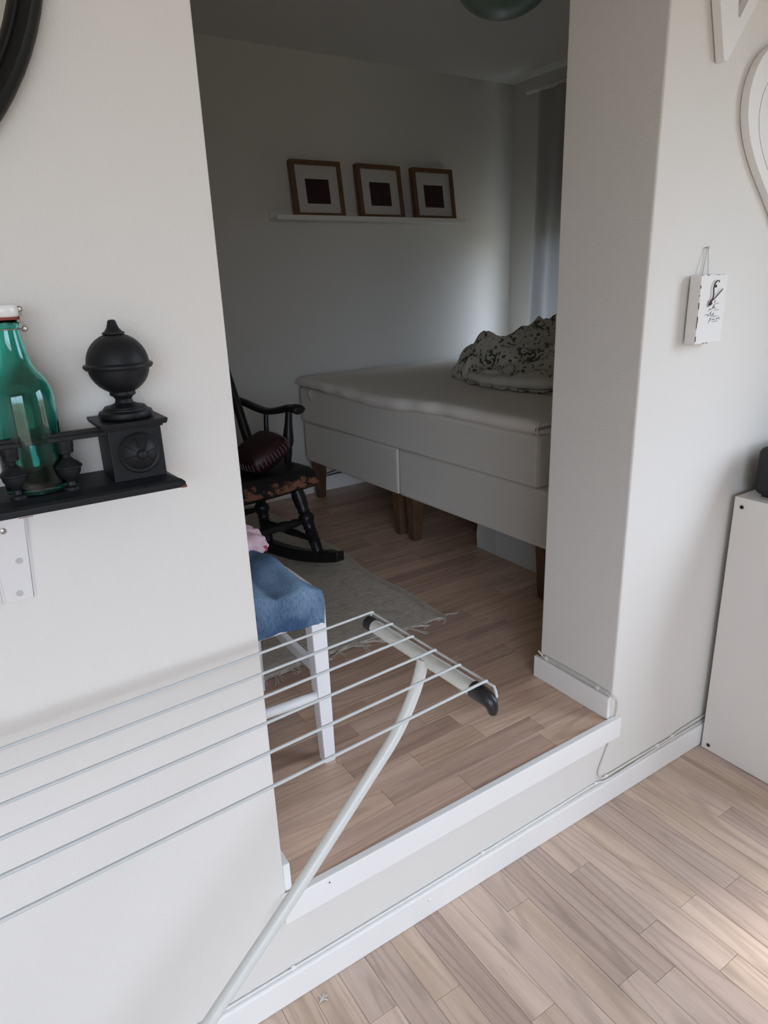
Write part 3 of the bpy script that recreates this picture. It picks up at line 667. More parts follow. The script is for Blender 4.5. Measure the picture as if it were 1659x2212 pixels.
build('care_label', MB().grid(lambda u, v: bedp(1.60 + .018 * u + .008 * math.sin(v * 7), -.024 - .012 * math.sin(v * 3.1) - .004 * u, S + .622 - .055 * v), 3, 8), mat('white_label', (.75, .75, .73), .7), ms, solid=.0006)

# topper: sagging slab with rounded edge, its side hanging unevenly
TZ0, TZ1 = S + .6255, S + .680
tp = thing('mattress_topper', 'cream sheet-covered topper sagging over the near edge of the mattress', 'mattress topper', bedp(LB / 2, BD / 2, TZ0))
def topper(mb):
    nl, nd = 72, 60; prof = [(-.5, 0)]
    def ov(l):   # overhang along the visible side
        return .030 + .018 * math.exp(-((l - 1.05) / .45) ** 2) + .006 * math.sin(l * 9) + .003 * math.sin(l * 31)
    def sag(l): return .020 * math.exp(-((l - 1.0) / .42) ** 2) + .004 * math.sin(l * 7.0)
    # cross sections along l; section runs from under the near edge, round, over the top to the far edge
    secs = []
    m_ = 12
    L0, L1 = .050, LB + .005
    for i in range(nl + 1):
        l = L0 + (L1 - L0) * i / nl; o = ov(l); sg = sag(l)
        endk = min(1, min(i, nl - i) / 2.0); rnd = (1 - endk) * .012
        row = [bedp(l, .06, TZ0)]
        th = TZ1 - TZ0
        for k in range(m_ + 1):
            a = -math.pi / 2 + math.pi * .5 * 2 * k / m_ * .92
            row.append(bedp(l, -o + .030 - .030 * math.cos(a) * (1 + .15 * math.sin(l * 40) * .3), (TZ0 + TZ1) / 2 - sg * .8 + (th / 2 + sg * .2) * math.sin(a) - rnd * (1 if a > 0 else -.5)))
        for k in range(1, nd + 1):
            d = .012 + (BD - .02) * k / nd
            z = TZ1 - rnd - sg * .5 * math.exp(-d / .12) + .0030 * noise.noise(Vector((l * 6, d * 6, 1))) + .0018 * noise.noise(Vector((l * 17, d * 9, 5)))
            row.append(bedp(l, d, z))
        row.append(bedp(l, BD - .01, TZ0))
        secs.append(row)
    w_ = len(secs[0])
    vs_ = [p for r in secs for p in r]
    fs = [(i * w_ + k, i * w_ + k + 1, (i + 1) * w_ + k + 1, (i + 1) * w_ + k) for i in range(nl) for k in range(w_ - 1)]
    fs += [tuple(range(w_))[::-1], tuple(nl * w_ + k for k in range(w_))]
    mb.add(vs_, fs); return mb
build('sheet_cover', topper(MB()), M_SHEET, tp, smooth='auto')
build('corner_seam', MB().tube(smooth_path([bedp(.048, -.024, TZ0 + .002), bedp(.046, -.032, TZ0 + .02), bedp(.047, -.026, TZ1 - .018), bedp(.056, -.004, TZ1 - .004)], 4), .0022, 6), M_SHEET, tp, smooth=True)

# ---- crumpled duvet
M_FLORAL = bpy.data.materials.new('floral_cotton'); M_FLORAL.use_nodes = True
t, b = nodes(M_FLORAL); tcn = N(t, 'ShaderNodeTexCoord')
v1 = N(t, 'ShaderNodeTexVoronoi', Scale=11.0); n1 = N(t, 'ShaderNodeTexNoise', Scale=38.0, Detail=2.0, Distortion=.8); n2 = N(t, 'ShaderNodeTexNoise', Scale=48.0, Detail=1.0)
for n_2 in (v1, n1, n2): t.links.new(tcn.outputs['Object'], n_2.inputs['Vector'])
r1 = ramp(t, [(.34, (0, 0, 0)), (.46, (1, 1, 1))], v1.outputs['Distance'])     # flower clumps
r2 = ramp(t, [(.44, (1, 1, 1)), (.50, (0, 0, 0))], n1.outputs['Fac'])          # torn into leaves
r4 = ramp(t, [(.60, (1, 1, 1)), (.64, (0, 0, 0))], n2.outputs['Fac'])          # small sprigs
mxa = N(t, 'ShaderNodeMix', data_type='RGBA', blend_type='LIGHTEN'); mxa.inputs[0].default_value = 1; t.links.new(r1.outputs[0], mxa.inputs[6]); t.links.new(r2.outputs[0], mxa.inputs[7])
mxb = N(t, 'ShaderNodeMix', data_type='RGBA', blend_type='MULTIPLY'); mxb.inputs[0].default_value = 1; t.links.new(mxa.outputs[2], mxb.inputs[6]); t.links.new(r4.outputs[0], mxb.inputs[7])
mxc = N(t, 'ShaderNodeMix', data_type='RGBA'); t.links.new(mxb.outputs[2], mxc.inputs[0]); mxc.inputs[6].default_value = (.10, .11, .08, 1); mxc.inputs[7].default_value = (.60, .57, .50, 1)
t.links.new(mxc.outputs[2], b.inputs['Base Color']); b.inputs['Roughness'].default_value = .9; b.inputs['Specular IOR Level'].default_value = .1
M_PLAIN = fabric('plain_cream_cotton', (.60, .575, .52), (.68, .65, .59))
dv = thing('duvet', 'crumpled duvet in cream cotton with dark green floral print on the bed', 'duvet', (2.7, 2.5, TZ1))
DZ = TZ1 + .003
rim = [(2.00, 2.29), (2.02, 2.13), (2.05, 1.97), (2.25, 1.88), (2.60, 1.90), (2.88, 2.05), (2.95, 2.40), (2.90, 2.72), (2.65, 2.90), (2.36, 2.86), (2.12, 2.68), (2.06, 2.48)]
rl_ = smooth_path([(p[0], p[1], 0) for p in [rim[-1]] + rim + rim[:2]], 16)[16:16 + 16 * 12]
NU = len(rl_); NV = 56
def sstep(a_, b_, x_): k = max(0, min(1, (x_ - a_) / (b_ - a_))); return k * k * (3 - 2 * k)
def dheight(x, y):
    yc = 2.60 - .10 * sstep(2.3, 2.9, x) + .03 * math.sin(x * 14)
    t_ = max(0, min(1, (x - 2.28) / .6))
    g = math.exp(-((y - yc) / (.20 if y > yc else .30)) ** 2)
    h_ = (.115 + .150 * t_) * g * sstep(2.245, 2.305, x + .04 * noise.noise(Vector((y * 9, 0, 1))))
    h_ += .115 * math.exp(-(((x - 2.42) / .20) ** 2 + ((y - 2.14) / .15) ** 2))
    h_ += .050 * math.exp(-(((x - 2.18) / .13) ** 2 + ((y - 2.62) / .17) ** 2))
    r1_ = 1 - min(1, abs(noise.noise(Vector((x * 4.2, y * 5.0, 1.7)))) * 2.6)
    r2_ = 1 - min(1, abs(noise.noise(Vector((x * 9 + 3, y * 11, 6.1)))) * 2.6)
    r3_ = noise.noise(Vector((x * 24, y * 28, 3.3)))
    return .034 + h_ + (.030 + .22 * h_) * (r1_ - .45) + .030 * (r2_ - .45) + .006 * r3_
vs_ = []
for j in range(NV + 1):
    r_ = j / NV
    for i in range(NU):
        wob = .020 * noise.noise(Vector((rl_[i].x * 12, rl_[i].y * 12, 7))) * r_
        x = 2.50 + (rl_[i].x + .035 - 2.50) * r_ + wob; y = 2.38 + (rl_[i].y - 2.38) * r_ + wob
        k = 1 - max(0, (r_ - .86) / .14) ** 2
        vs_.append((x - .012 * (1 - k), y, DZ + max(.0, dheight(x, y)) * math.sqrt(max(0, k)) ))
mb = MB()
mb.add(vs_, [(j * NU + i, j * NU + (i + 1) % NU, (j + 1) * NU + (i + 1) % NU, (j + 1) * NU + i) for j in range(NV) for i in range(NU)] + [tuple(NV * NU + i for i in range(NU))])
build('printed_cover', mb, M_FLORAL, dv, smooth=True)
fp = smooth_path([(2.16, 2.56, DZ + .022), (2.08, 2.44, DZ + .024), (2.045, 2.30, DZ + .026), (2.045, 2.16, DZ + .029), (2.065, 2.04, DZ + .034), (2.11, 1.945, DZ + .038), (2.19, 1.885, DZ + .038)], 7)
rr_ = [.021 + .014 * (k / (len(fp) - 1)) + .003 * math.sin(k * 1.1) for k in range(len(fp))]
rr_[0] = .008; rr_[1] = .016; rr_[-1] = .02
build('turned_edge', MB().tube(fp, rr_, 18, flat=.86), M_PLAIN, dv, smooth=True)
def frill(u, v):
    k_ = u * (len(fp) - 1.001); p_ = fp[int(k_)].lerp(fp[int(k_) + 1], k_ - int(k_))
    return (p_.x - .018 - .024 * v + .005 * math.sin(u * 62) * v, p_.y - .008 * v, DZ + .003 + .012 * v * (1 + math.sin(u * 47 + 1)) * .5 + .008 * (1 - v))
build('frill', MB().grid(frill, 110, 5), M_FLORAL, dv, smooth=True, solid=.002)

# ---- storage under the bed
sb = thing('storage_bag', 'white storage bag pushed under the near box spring', 'storage bag', (2.05, 1.95, S))
def crump(lo, hi, amp, seed, n=14):
    mb = MB()
    (x0_, y0_, z0_), (x1_, y1_, z1_) = lo, hi
    def dsp(p): return Vector(p) + amp * Vector((noise.noise(Vector(p) * 9 + Vector((seed, 0, 0))), noise.noise(Vector(p) * 9 + Vector((0, seed, 0))), 0)) * min(1, (p[2] - z0_) * 20)
    for f in (lambda u, v: (x0_, y0_ + u * (y1_ - y0_), z0_ + v * (z1_ - z0_)), lambda u, v: (x1_, y0_ + u * (y1_ - y0_), z0_ + v * (z1_ - z0_)), lambda u, v: (x0_ + u * (x1_ - x0_), y0_, z0_ + v * (z1_ - z0_)), lambda u, v: (x0_ + u * (x1_ - x0_), y1_, z0_ + v * (z1_ - z0_)), lambda u, v: (x0_ + u * (x1_ - x0_), y0_ + v * (y1_ - y0_), z1_), lambda u, v: (x0_ + u * (x1_ - x0_), y0_ + v * (y1_ - y0_), z0_)):
        mb.grid(lambda u, v, f=f: dsp(f(u, v)), n, n)
    return mb
M_BAG = mat('white_woven_plastic', (.50, .51, .49), .6, bump=(60, .3))
build('bag_body', crump((1.862, 1.60, S + .001), (2.25, 2.15, S + .185), .010, 3), M_BAG, sb, smooth='auto')
build('zip_seam', MB().tube([(1.860, 1.62, S + .150), (1.856, 1.85, S + .146), (1.860, 2.13, S + .152)], .003, 6), M_BAG, sb, smooth=True)
build('bag_panel_seam', MB().tube([(1.858, 2.02, S + .004), (1.855, 2.02, S + .07), (1.858, 2.02, S + .15)], .0025, 6), M_BAG, sb, smooth=True)
build('bag_strap', MB().box((1.850, 1.80, S + .112), (1.853, 2.00, S + .132)), M_BAG, sb, bevel=.001)
mr_ = thing('red_bundle', 'dark red cloth bundle lying far under the bed', 'cloth bundle', (2.0, 2.45, S))
def bund(u, v):
    a = u * 2 * math.pi; b_ = -math.pi / 2 + v * math.pi
    k = 1 + .18 * noise.noise(Vector((math.cos(a) * 2, math.sin(a) * 2, b_ * 2)))
    return (2.14 + .15 * k * math.cos(a) * math.cos(b_), 2.42 + .20 * k * math.sin(a) * math.cos(b_), S + .001 + max(0, .075 + .075 * k * math.sin(b_)))
build('cloth', MB().grid(bund, 32, 16), mat('dark_red_cloth', (.09, .012, .02), .9), mr_, smooth=True)
fcb = thing('far_wall_cable', 'dark cables lying along the far baseboard under the bed', 'cable', (1.8, YF - .02, S + .1))
for k, dz in enumerate((.0, .012)):
    build('cable', MB().tube(smooth_path([(1.64, YF - .018, S + .098 + dz), (1.75, YF - .02, S + .090 + dz), (1.86, YF - .02, S + .094 + dz * 1.5), (2.1, YF - .02, S + .090), (2.5, YF - .02, S + .0895)], 5), .003, 6), mat('dark_cable', (.03, .035, .035), .5), fcb, smooth=True)

# ---- picture ledge and three frames
M_LEDGE = mat('ledge_white', (.70, .69, .66), .5)
LX0, LX1, LZ = 1.545, 2.735, 1.733
lg = thing('picture_ledge', 'narrow white picture ledge on the far bedroom wall', 'ledge', (2.14, YF, LZ))
build('ledge_board', MB().box((LX0, YF - .100, LZ - .012), (LX1, YF, LZ)), M_LEDGE, lg, bevel=.0015)
build('front_lip', MB().box((LX0, YF - .106, LZ - .014), (LX1, YF - .098, LZ + .009)), M_LEDGE, lg, bevel=.0015)
build('back_rail', MB().box((LX0, YF - .012, LZ), (LX1, YF, LZ + .035)), M_LEDGE, lg, bevel=.0015)
M_FRAME = mat('oak_frame', (.135, .073, .036), .5, var=(30, .2)); M_MAT = mat('mat_board', (.50, .485, .46), .8)
def art(name, seed):
    M = bpy.data.materials.new(name); M.use_nodes = True; t, b = nodes(M); tcn = N(t, 'ShaderNodeTexCoord')
    mp = N(t, 'ShaderNodeMapping'); mp.inputs['Location'].default_value = (seed, seed * .3, 0); t.links.new(tcn.outputs['Object'], mp.inputs[0])
    bk = N(t, 'ShaderNodeTexBrick', Scale=22.0); bk.offset = 0; bk.inputs['Mortar Size'].default_value = .035; bk.inputs['Brick Width'].default_value = .7; bk.inputs['Row Height'].default_value = .7
    bk.inputs['Color1'].default_value = (.036, .007, .013, 1); bk.inputs['Color2'].default_value = (.022, .006, .010, 1); bk.inputs['Mortar'].default_value = (.040, .014, .015, 1)
    sp_ = N(t, 'ShaderNodeSeparateXYZ'); cb_ = N(t, 'ShaderNodeCombineXYZ'); t.links.new(mp.outputs[0], sp_.inputs[0]); t.links.new(sp_.outputs['X'], cb_.inputs[0]); t.links.new(sp_.outputs['Z'], cb_.inputs[1])
    t.links.new(cb_.outputs[0], bk.inputs['Vector']); t.links.new(bk.outputs['Color'], b.inputs['Base Color']); b.inputs['Roughness'].default_value = .8
    return M
def picture(xc, rz, label, k):
    W_, H_, Dp, f = .282, .272, .034, .022
    r = thing('framed_picture', label, 'picture', (xc, YF - .088, LZ), 0, 'framed pictures on the ledge')
    r.matrix_basis = Matrix.Translation((xc, YF - .090, LZ + .0005)) @ Matrix.Rotation(rz, 4, 'Z') @ Matrix.Rotation(math.radians(-9), 4, 'X')
    h_ = W_ / 2
    # mitred frame members
    for (pa, pb, pc, pd) in (((-h_, 0), (h_, 0), (h_ - f, f), (-h_ + f, f)), ((h_, 0), (h_, H_), (h_ - f, H_ - f), (h_ - f, f)), ((h_, H_), (-h_, H_), (-h_ + f, H_ - f), (h_ - f, H_ - f)), ((-h_, H_), (-h_, 0), (-h_ + f, f), (-h_ + f, H_ - f))):
        q_ = (pa, pb, pc, pd)
        build('frame_member', MB().hexa([(x_, 0, z_) for x_, z_ in q_], [(x_, Dp, z_) for x_, z_ in q_]), M_FRAME, r, local=True, bevel=.0012)
    build('mat_board', MB().box((-h_ + f - .002, .010, f - .002), (h_ - f + .002, .014, H_ - f + .002)), M_MAT, r, local=True)
    build('backing', MB().box((-h_ + f - .004, .026, f - .004), (h_ - f + .004, .029, H_ - f + .004)), mat('backing_board', (.25, .17, .1), .8), r, local=True)
    build('print', MB().box((-.066, .0090, .068), (.066, .0105, .185)), art('maroon_print_%d' % k, k * 1.7), r, local=True)
    return r
picture(1.800, -.03, 'oak-framed dark red square print, leftmost of three on the ledge', 0)
picture(2.180, .02, 'oak-framed dark red square print, middle of three on the ledge', 1)
picture(2.538, .0, 'oak-framed dark red square print, rightmost of three on the ledge', 2)

# ---- ceiling lamp
lm = thing('ceiling_lamp', 'dark green glass bowl ceiling lamp in the bedroom', 'lamp', (1.90, 2.08, ZC))
lc = (1.90, 2.08, 0)
gp = [(.0, 2.266)] + [(.170 * math.sin(a), 2.266 + .120 * (1 - math.cos(a))) for a in [math.pi / 2 * k / 10 for k in range(1, 11)]]
gp = gp + [(r_ - .005, z_ + .002) for r_, z_ in gp[::-1]]
build('glass_bowl', MB().lathe(gp, lc, 40), mat('green_lamp_glass', (.16, .24, .20), .25), lm, smooth='auto')
mat('bronze_fitting', (.07, .045, .025), .35, metal=.7)
for k in range(3):
    a = 2.6 + k * 2 * math.pi / 3
    build('bowl_clip', MB().tube([(lc[0] + .172 * math.cos(a), lc[1] + .172 * math.sin(a), 2.372), (lc[0] + .174 * math.cos(a), lc[1] + .174 * math.sin(a), 2.392), (lc[0] + .10 * math.cos(a), lc[1] + .10 * math.sin(a), 2.44)], .006, 8), MATS['bronze_fitting'], lm, smooth='auto')
build('stem', MB().lathe([(.008, 2.30), (.008, 2.45), (.05, 2.455), (.055, ZC)], lc, 16), MATS['bronze_fitting'], lm, smooth='auto')

# ---- curtain drawn across the bedroom window
M_CURT = bpy.data.materials.new('grey_curtain_cloth'); M_CURT.use_nodes = True
t, b = nodes(M_CURT)
b.inputs['Base Color'].default_value = (.42, .42, .41, 1); b.inputs['Roughness'].default_value = .9; b.inputs['Specular IOR Level'].default_value = .1
tr = N(t, 'ShaderNodeBsdfTranslucent'); tr.inputs[0].default_value = (.42, .43, .44, 1)
mxs = N(t, 'ShaderNodeMixShader'); mxs.inputs[0].default_value = .09
t.links.new(b.outputs[0], mxs.inputs[1]); t.links.new(tr.outputs[0], mxs.inputs[2]); t.links.new(mxs.outputs[0], t.nodes['Material Output'].inputs[0])
cu = thing('curtain', 'grey curtain drawn across the bedroom window', 'curtain', (3.07, 2.4, .96))
CY0, CY1, CZ0, CZ1 = 1.75, 3.075, .955, 2.37
def curt(u, v):
    y = CY0 + u * (CY1 - CY0); z = CZ0 + v * (CZ1 - CZ0)
    k = .6 + .4 * v
    x = 3.075 + .022 * math.sin(u * 62 + .8 * math.sin(u * 9)) * (1.1 - .3 * v) + .010 * math.sin(u * 23 + 2 + v)
    return (x, y + .012 * math.sin(v * 4 + u * 8) , z)
build('curtain_panel', MB().grid(curt, 220, 24), M_CURT, cu, smooth=True, fix=False)
build('curtain_rod', MB().tube([(3.075, 1.65, 2.385), (3.075, 3.16, 2.385)], .011, 14), M_WHITEMETAL, cu, smooth='auto')
for y in (1.70, 3.12):
    build('rod_bracket', MB().tube([(3.075, y, 2.385), (XB, y, 2.385)], .007, 10), M_WHITEMETAL, cu, smooth='auto')
for k in range(16):
    y = CY0 + .03 + k * (CY1 - CY0 - .06) / 15
    build('curtain_ring', MB().tube([(3.075 + .016 * math.cos(a), y, 2.383 + .016 * math.sin(a)) for a in [2 * math.pi * j / 16 for j in range(17)]], .0018, 6), M_WHITEMETAL, cu, smooth=True)

# ---- white side chair
M_CHAIR = mat('white_chair_lacquer', (.80, .80, .81), .35)
wc = thing('side_chair', 'white painted wooden chair with clothes on its seat behind the wall', 'chair', (.42, 1.49, S))
def leg4(x0_, y0_, sx_, sy_, zt_, tw=.040, bw=.030):
    # sx_, sy_ point to the outer corner; the outer faces stay plumb
    mb = MB()
    def rect(w_, z):
        xa, xb = sorted((x0_, x0_ - sx_ * w_)); ya, yb_ = sorted((y0_, y0_ - sy_ * w_))
        return [(xa, ya, z), (xb, ya, z), (xb, yb_, z), (xa, yb_, z)]
    mb.hexa(rect(bw, S), rect(tw, zt_)); return mb
CX0, CX1, CYa, CYb, CZs = .215, .642, 1.272, 1.690, S + .450
for (x_, y_, sx_, sy_, zt_) in ((CX1, CYa, 1, -1, CZs - .004), (CX1 - .02, CYb, 1, 1, CZs - .004), (CX0, CYa + .02, -1, -1, S + .92), (CX0, CYb - .02, -1, 1, S + .92)):
    build('leg', leg4(x_, y_, sx_, sy_, zt_), M_CHAIR, wc, bevel=.002)
seat_o = [(CX0 + .01, CYa + .02), (CX1 - .01, CYa - .003)] + [(CX1 - .005 - .008 * math.sin(k / 8 * math.pi) * -1 - .02 * (k / 8), CYa + (CYb - CYa) * k / 8) for k in range(0, 9)] + [(CX0 + .01, CYb - .02)]
build('seat', MB().prism(seat_o, lambda a, b_: (a, b_, CZs), lambda a, b_: (a, b_, CZs + .016)), M_CHAIR, wc, bevel=.004, bseg=3)
build('seat_rail', MB().box((CX0 + .03, CYa + .008, CZs - .062), (CX1 - .036, CYa + .026, CZs)), M_CHAIR, wc, bevel=.001)
build('seat_rail', MB().box((CX0 + .03, CYb - .030, CZs - .055), (CX1 - .05, CYb - .012, CZs)), M_CHAIR, wc, bevel=.001)
build('seat_rail', MB().box((CX1 - .030, CYa + .036, CZs - .055), (CX1 - .012, CYb - .036, CZs)), M_CHAIR, wc, bevel=.001)
build('seat_rail', MB().box((CX0 + .010, CYa + .04, CZs - .055), (CX0 + .028, CYb - .05, CZs)), M_CHAIR, wc, bevel=.001)
build('stretcher', MB().tube([(CX0 + .02, CYa + .030, S + .190), (CX1 - .028, CYa + .016, S + .190)], .0125, 14), M_CHAIR, wc, smooth='auto')
build('stretcher', MB().box((CX1 - .030, CYa + .03, S + .245), (CX1 - .012, CYb - .03, S + .270)), M_CHAIR, wc, bevel=.003)
build('stretcher', MB().tube([(CX0 + .02, CYb - .03, S + .190), (CX1 - .04, CYb - .02, S + .190)], .0125, 14), M_CHAIR, wc, smooth='auto')
for k in (.62, .76, .88):
    build('back_slat', MB().box((CX0 - .030, CYa + .055, S + k - .03), (CX0 - .018, CYb - .055, S + k + .03)), M_CHAIR, wc, bevel=.003)

# jeans folded over the front of the seat
M_DENIM = bpy.data.materials.new('washed_denim'); M_DENIM.use_nodes = True
t, b = nodes(M_DENIM); tcn = N(t, 'ShaderNodeTexCoord')
na = N(t, 'ShaderNodeTexNoise', Scale=9.0, Detail=2.0); t.links.new(tcn.outputs['Object'], na.inputs['Vector'])
mp = N(t, 'ShaderNodeMapping'); mp.inputs['Scale'].default_value = (420, 420, 70); t.links.new(tcn.outputs['Object'], mp.inputs[0])
nb2 = N(t, 'ShaderNodeTexNoise', Scale=1.0, Detail=3.0); t.links.new(mp.outputs[0], nb2.inputs['Vector'])
ra = ramp(t, [(.35, (.055, .105, .195)), (.65, (.19, .29, .41))], na.outputs['Fac']); rb = ramp(t, [(.35, (.55, .55, .6)), (.6, (1.05, 1.05, 1.05))], nb2.outputs['Fac'])
mx = N(t, 'ShaderNodeMix', data_type='RGBA', blend_type='MULTIPLY'); mx.inputs[0].default_value = .75; t.links.new(ra.outputs[0], mx.inputs[6]); t.links.new(rb.outputs[0], mx.inputs[7]); t.links.new(mx.outputs[2], b.inputs['Base Color'])
b.inputs['Roughness'].default_value = .9; b.inputs['Specular IOR Level'].default_value = .15
jn = thing('folded_jeans', 'faded blue jeans folded over the front edge of the white chair', 'jeans', (.44, 1.38, CZs + .017))
SZt = CZs + .018
def jfold(x, y):
    # a few soft ridges running from the back of the pile to the front edge, with a deep valley between
    def rg(x0_, k_, w_, h_): return h_ * math.exp(-((x - x0_ - k_ * (y - 1.28)) / w_) ** 2)
    return rg(.575, -.10, .020, .024) + rg(.515, -.18, .016, -.020) + rg(.470, -.12, .022, .026) + rg(.415, .15, .018, -.014) + rg(.350, .1, .03, .018)
def jeans(u, v):
    # u across (left to right), v from the back of the pile over the edge down to the hem
    if v < .62:
        s_ = v / .62
        xr_ = .545 + .082 * s_ ** .8
        y = 1.60 - (1.60 - CYa) * s_
        x = .22 + u * (xr_ - .22)
        bulk = .050 * math.sin(min(1, (1 - u) * 6 + .02) * math.pi / 2) * (1 - .72 * s_ ** 2)
        z = SZt + .004 + bulk + .034 * (1 - s_ * .75) * math.sin(min(1, (1 - u) * 9) * math.pi / 2) * (.9 - 2.2 * abs(noise.noise(Vector((x * 11 + y * 5, y * 8, 2)))) + .5 * noise.noise(Vector((x * 26 + y * 12, y * 20, 8))))
        z += jfold(x, y) * (1 - .35 * s_) * math.sin(min(1, (1 - u) * 8) * math.pi / 2)
        y -= .006 * s_
    else:
        s_ = (v - .62) / .38
        x = .22 + u * (.627 - .22) + .001 * math.sin(s_ * 5)
        ang = min(1, s_ * 3.2) * math.pi / 2
        z0_ = SZt + .004 + (.050 * .28 + .0085 * (.9 - 2.2 * abs(noise.noise(Vector((x * 11 + CYa * 5, CYa * 8, 2)))))) * math.sin(min(1, (1 - u) * 6 + .02) * math.pi / 2)
        y = CYa - .006 - .012 * math.sin(ang) - .010 * abs(noise.noise(Vector((x * 11 + 6, s_ * 1.2, 1))))
        hang = .075 + .018 * (1 - u)
        y -= .45 * jfold(x, 1.28) * math.sin(ang) * (1 - .8 * s_) * math.sin(min(1, (1 - u) * 8) * math.pi / 2)
        z0_ += jfold(x, CYa) * .65 * max(0, 1 - 1.6 * s_) * math.sin(min(1, (1 - u) * 8) * math.pi / 2)
        z = z0_ - .012 * (1 - math.cos(ang)) - hang * max(0, s_ - .12)
        if u > .965 and s_ > .85: z += .004
    return (x, y, max(z, SZt + .001) if v < .62 else z)
build('denim', MB().grid(jeans, 70, 70), M_DENIM, jn, smooth=True, solid=.005, fix=False)
build('hem_fold', MB().grid(lambda u, v: (lambda p: (p[0], p[1] + .0075, p[2] + .004))(jeans(u, .66 + .33 * v)), 50, 14), M_DENIM, jn, smooth=True, solid=.004, fix=False)
pk = thing('pink_garment', 'small pale pink crumpled garment on the jeans at the wall edge', 'garment', (.54, 1.53, SZt + .07))
def pinkf(u, v):
    a = u * 2 * math.pi; b_ = -math.pi / 2 + v * math.pi
    k = 1 + .25 * noise.noise(Vector((math.cos(a) * 2.2 + 5, math.sin(a) * 2.2, b_ * 2))) + .10 * abs(noise.noise(Vector((math.cos(a) * 7, math.sin(a) * 7, b_ * 6))))
    return (.540 + .062 * k * math.cos(a) * math.cos(b_), 1.515 + .075 * k * math.sin(a) * math.cos(b_), SZt + .062 + .040 * k * math.sin(b_))
build('cloth', MB().grid(pinkf, 48, 24), mat('pale_pink_cotton', (.62, .45, .50), .9, var=(40, .08)), pk, smooth=True)
build('print_mark', MB().box((.583, 1.470, SZt + .046), (.595, 1.478, SZt + .060)), mat('magenta_print', (.40, .05, .14), .8), pk, bevel=.002)

# ---- black rocking chair
RA = math.radians(7)
rc_ = thing('rocking_chair', 'worn black painted rocking chair with turned legs and scrolled arms on the rug', 'rocking chair', (.938, 2.597, S), RA)
def rp3(x_, y_, z_): return Vector((x_, y_, z_))
GZ = .009   # stands on the rug
M_RK = mat('black_rocker_paint', (.010, .010, .011), .38, bump=(70, .15))
M_SEATW = bpy.data.materials.new('worn_black_seat'); M_SEATW.use_nodes = True
t, b = nodes(M_SEATW); tcn = N(t, 'ShaderNodeTexCoord'); nn = N(t, 'ShaderNodeTexNoise', Scale=22.0, Detail=6.0, Roughness=.65); t.links.new(tcn.outputs['Object'], nn.inputs['Vector'])
sxyz = N(t, 'ShaderNodeSeparateXYZ'); t.links.new(tcn.outputs['Object'], sxyz.inputs[0])
mrg = N(t, 'ShaderNodeMapRange'); mrg.inputs[1].default_value = -.15; mrg.inputs[2].default_value = -.225; mrg.inputs[3].default_value = -.22; mrg.inputs[4].default_value = .10; t.links.new(sxyz.outputs['Y'], mrg.inputs[0])
ad = N(t, 'ShaderNodeMath', operation='ADD'); t.links.new(nn.outputs['Fac'], ad.inputs[0]); t.links.new(mrg.outputs[0], ad.inputs[1])
rp = ramp(t, [(.50, (.012, .012, .013)), (.56, (.26, .115, .065))], ad.outputs[0]); t.links.new(rp.outputs[0], b.inputs['Base Color']); b.inputs['Roughness'].default_value = .5
def rocker_z(y): return (y + .06) ** 2 / (2 * .95)
for sx_ in (1, -1):
    path = [Vector((sx_ * (.222 - .227 * (y + .245)), y, GZ + .022 + rocker_z(y))) for y in [-.365 + .70 * k / 24 for k in range(25)]]
    mb = MB(); 
    for i, p in enumerate(path): pass
    n2_ = len(path); hw_ = .020
    vs_ = []
    for i, p in enumerate(path):
        tpr = 1 if 1 < i < n2_ - 2 else .72
        for (a, c) in ((-hw_, -.022), (hw_, -.022), (hw_, .030 * tpr), (-hw_, .030 * tpr)): vs_.append(p + Vector((a, 0, c)))
    fs = [(i * 4 + k, i * 4 + (k + 1) % 4, (i + 1) * 4 + (k + 1) % 4, (i + 1) * 4 + k) for i in range(n2_ - 1) for k in range(4)] + [(0, 1, 2, 3), tuple((n2_ - 1) * 4 + k for k in range(4))]
    mb.add(vs_, fs)
    rok = build('rocker', mb, M_RK, rc_, local=True, bevel=.005, bseg=3, smooth='auto')
SEATZ = .395
def turned(p0, p1, prof_, name, mat_=M_RK, parent=rc_):
    p0, p1 = Vector(p0), Vector(p1); L = (p1 - p0).length
    return build(name, MB().lathe([(r_, h_ * L) for r_, h_ in prof_], p0, 18, (p1 - p0)), mat_, parent, local=True, smooth='auto')
legprof = [(r_ * 1.15, h_) for r_, h_ in [(.019, 0), (.020, .10), (.021, .16), (.023, .18), (.019, .20), (.0235, .22), (.0195, .245), (.0235, .265), (.0195, .29), (.023, .31), (.019, .335), (.0225, .36), (.020, .40), (.026, .45), (.030, .49), (.027, .53), (.019, .56), (.0225, .585), (.020, .61), (.0235, .68), (.026, .78), (.023, .88), (.018, 1.0)]]
for sx_ in (1, -1):
    turned((sx_ * .222, -.245, GZ + .040 + rocker_z(-.245)), (sx_ * .185, -.150, SEATZ - .022), legprof, 'leg')
    turned((sx_ * .155, .050, GZ + .040 + rocker_z(.050)), (sx_ * .150, .105, SEATZ - .022), legprof, 'leg')
sprof = [(.009, 0), (.011, .12), (.0155, .35), (.019, .5), (.0155, .65), (.011, .88), (.009, 1)]
turned((-.205, -.198, .208), (.205, -.198, .208), [(.010, 0), (.012, .06), (.019, .16), (.015, .20), (.021, .25), (.021, .31), (.015, .35), (.018, .5), (.015, .65), (.021, .69), (.021, .75), (.015, .80), (.019, .84), (.012, .94), (.010, 1)], 'stretcher')
turned((-.15, .075, .21), (.15, .075, .21), sprof, 'stretcher')
for sx_ in (1, -1): turned((sx_ * .212, -.222, .125), (sx_ * .155, .058, .150), sprof, 'stretcher')
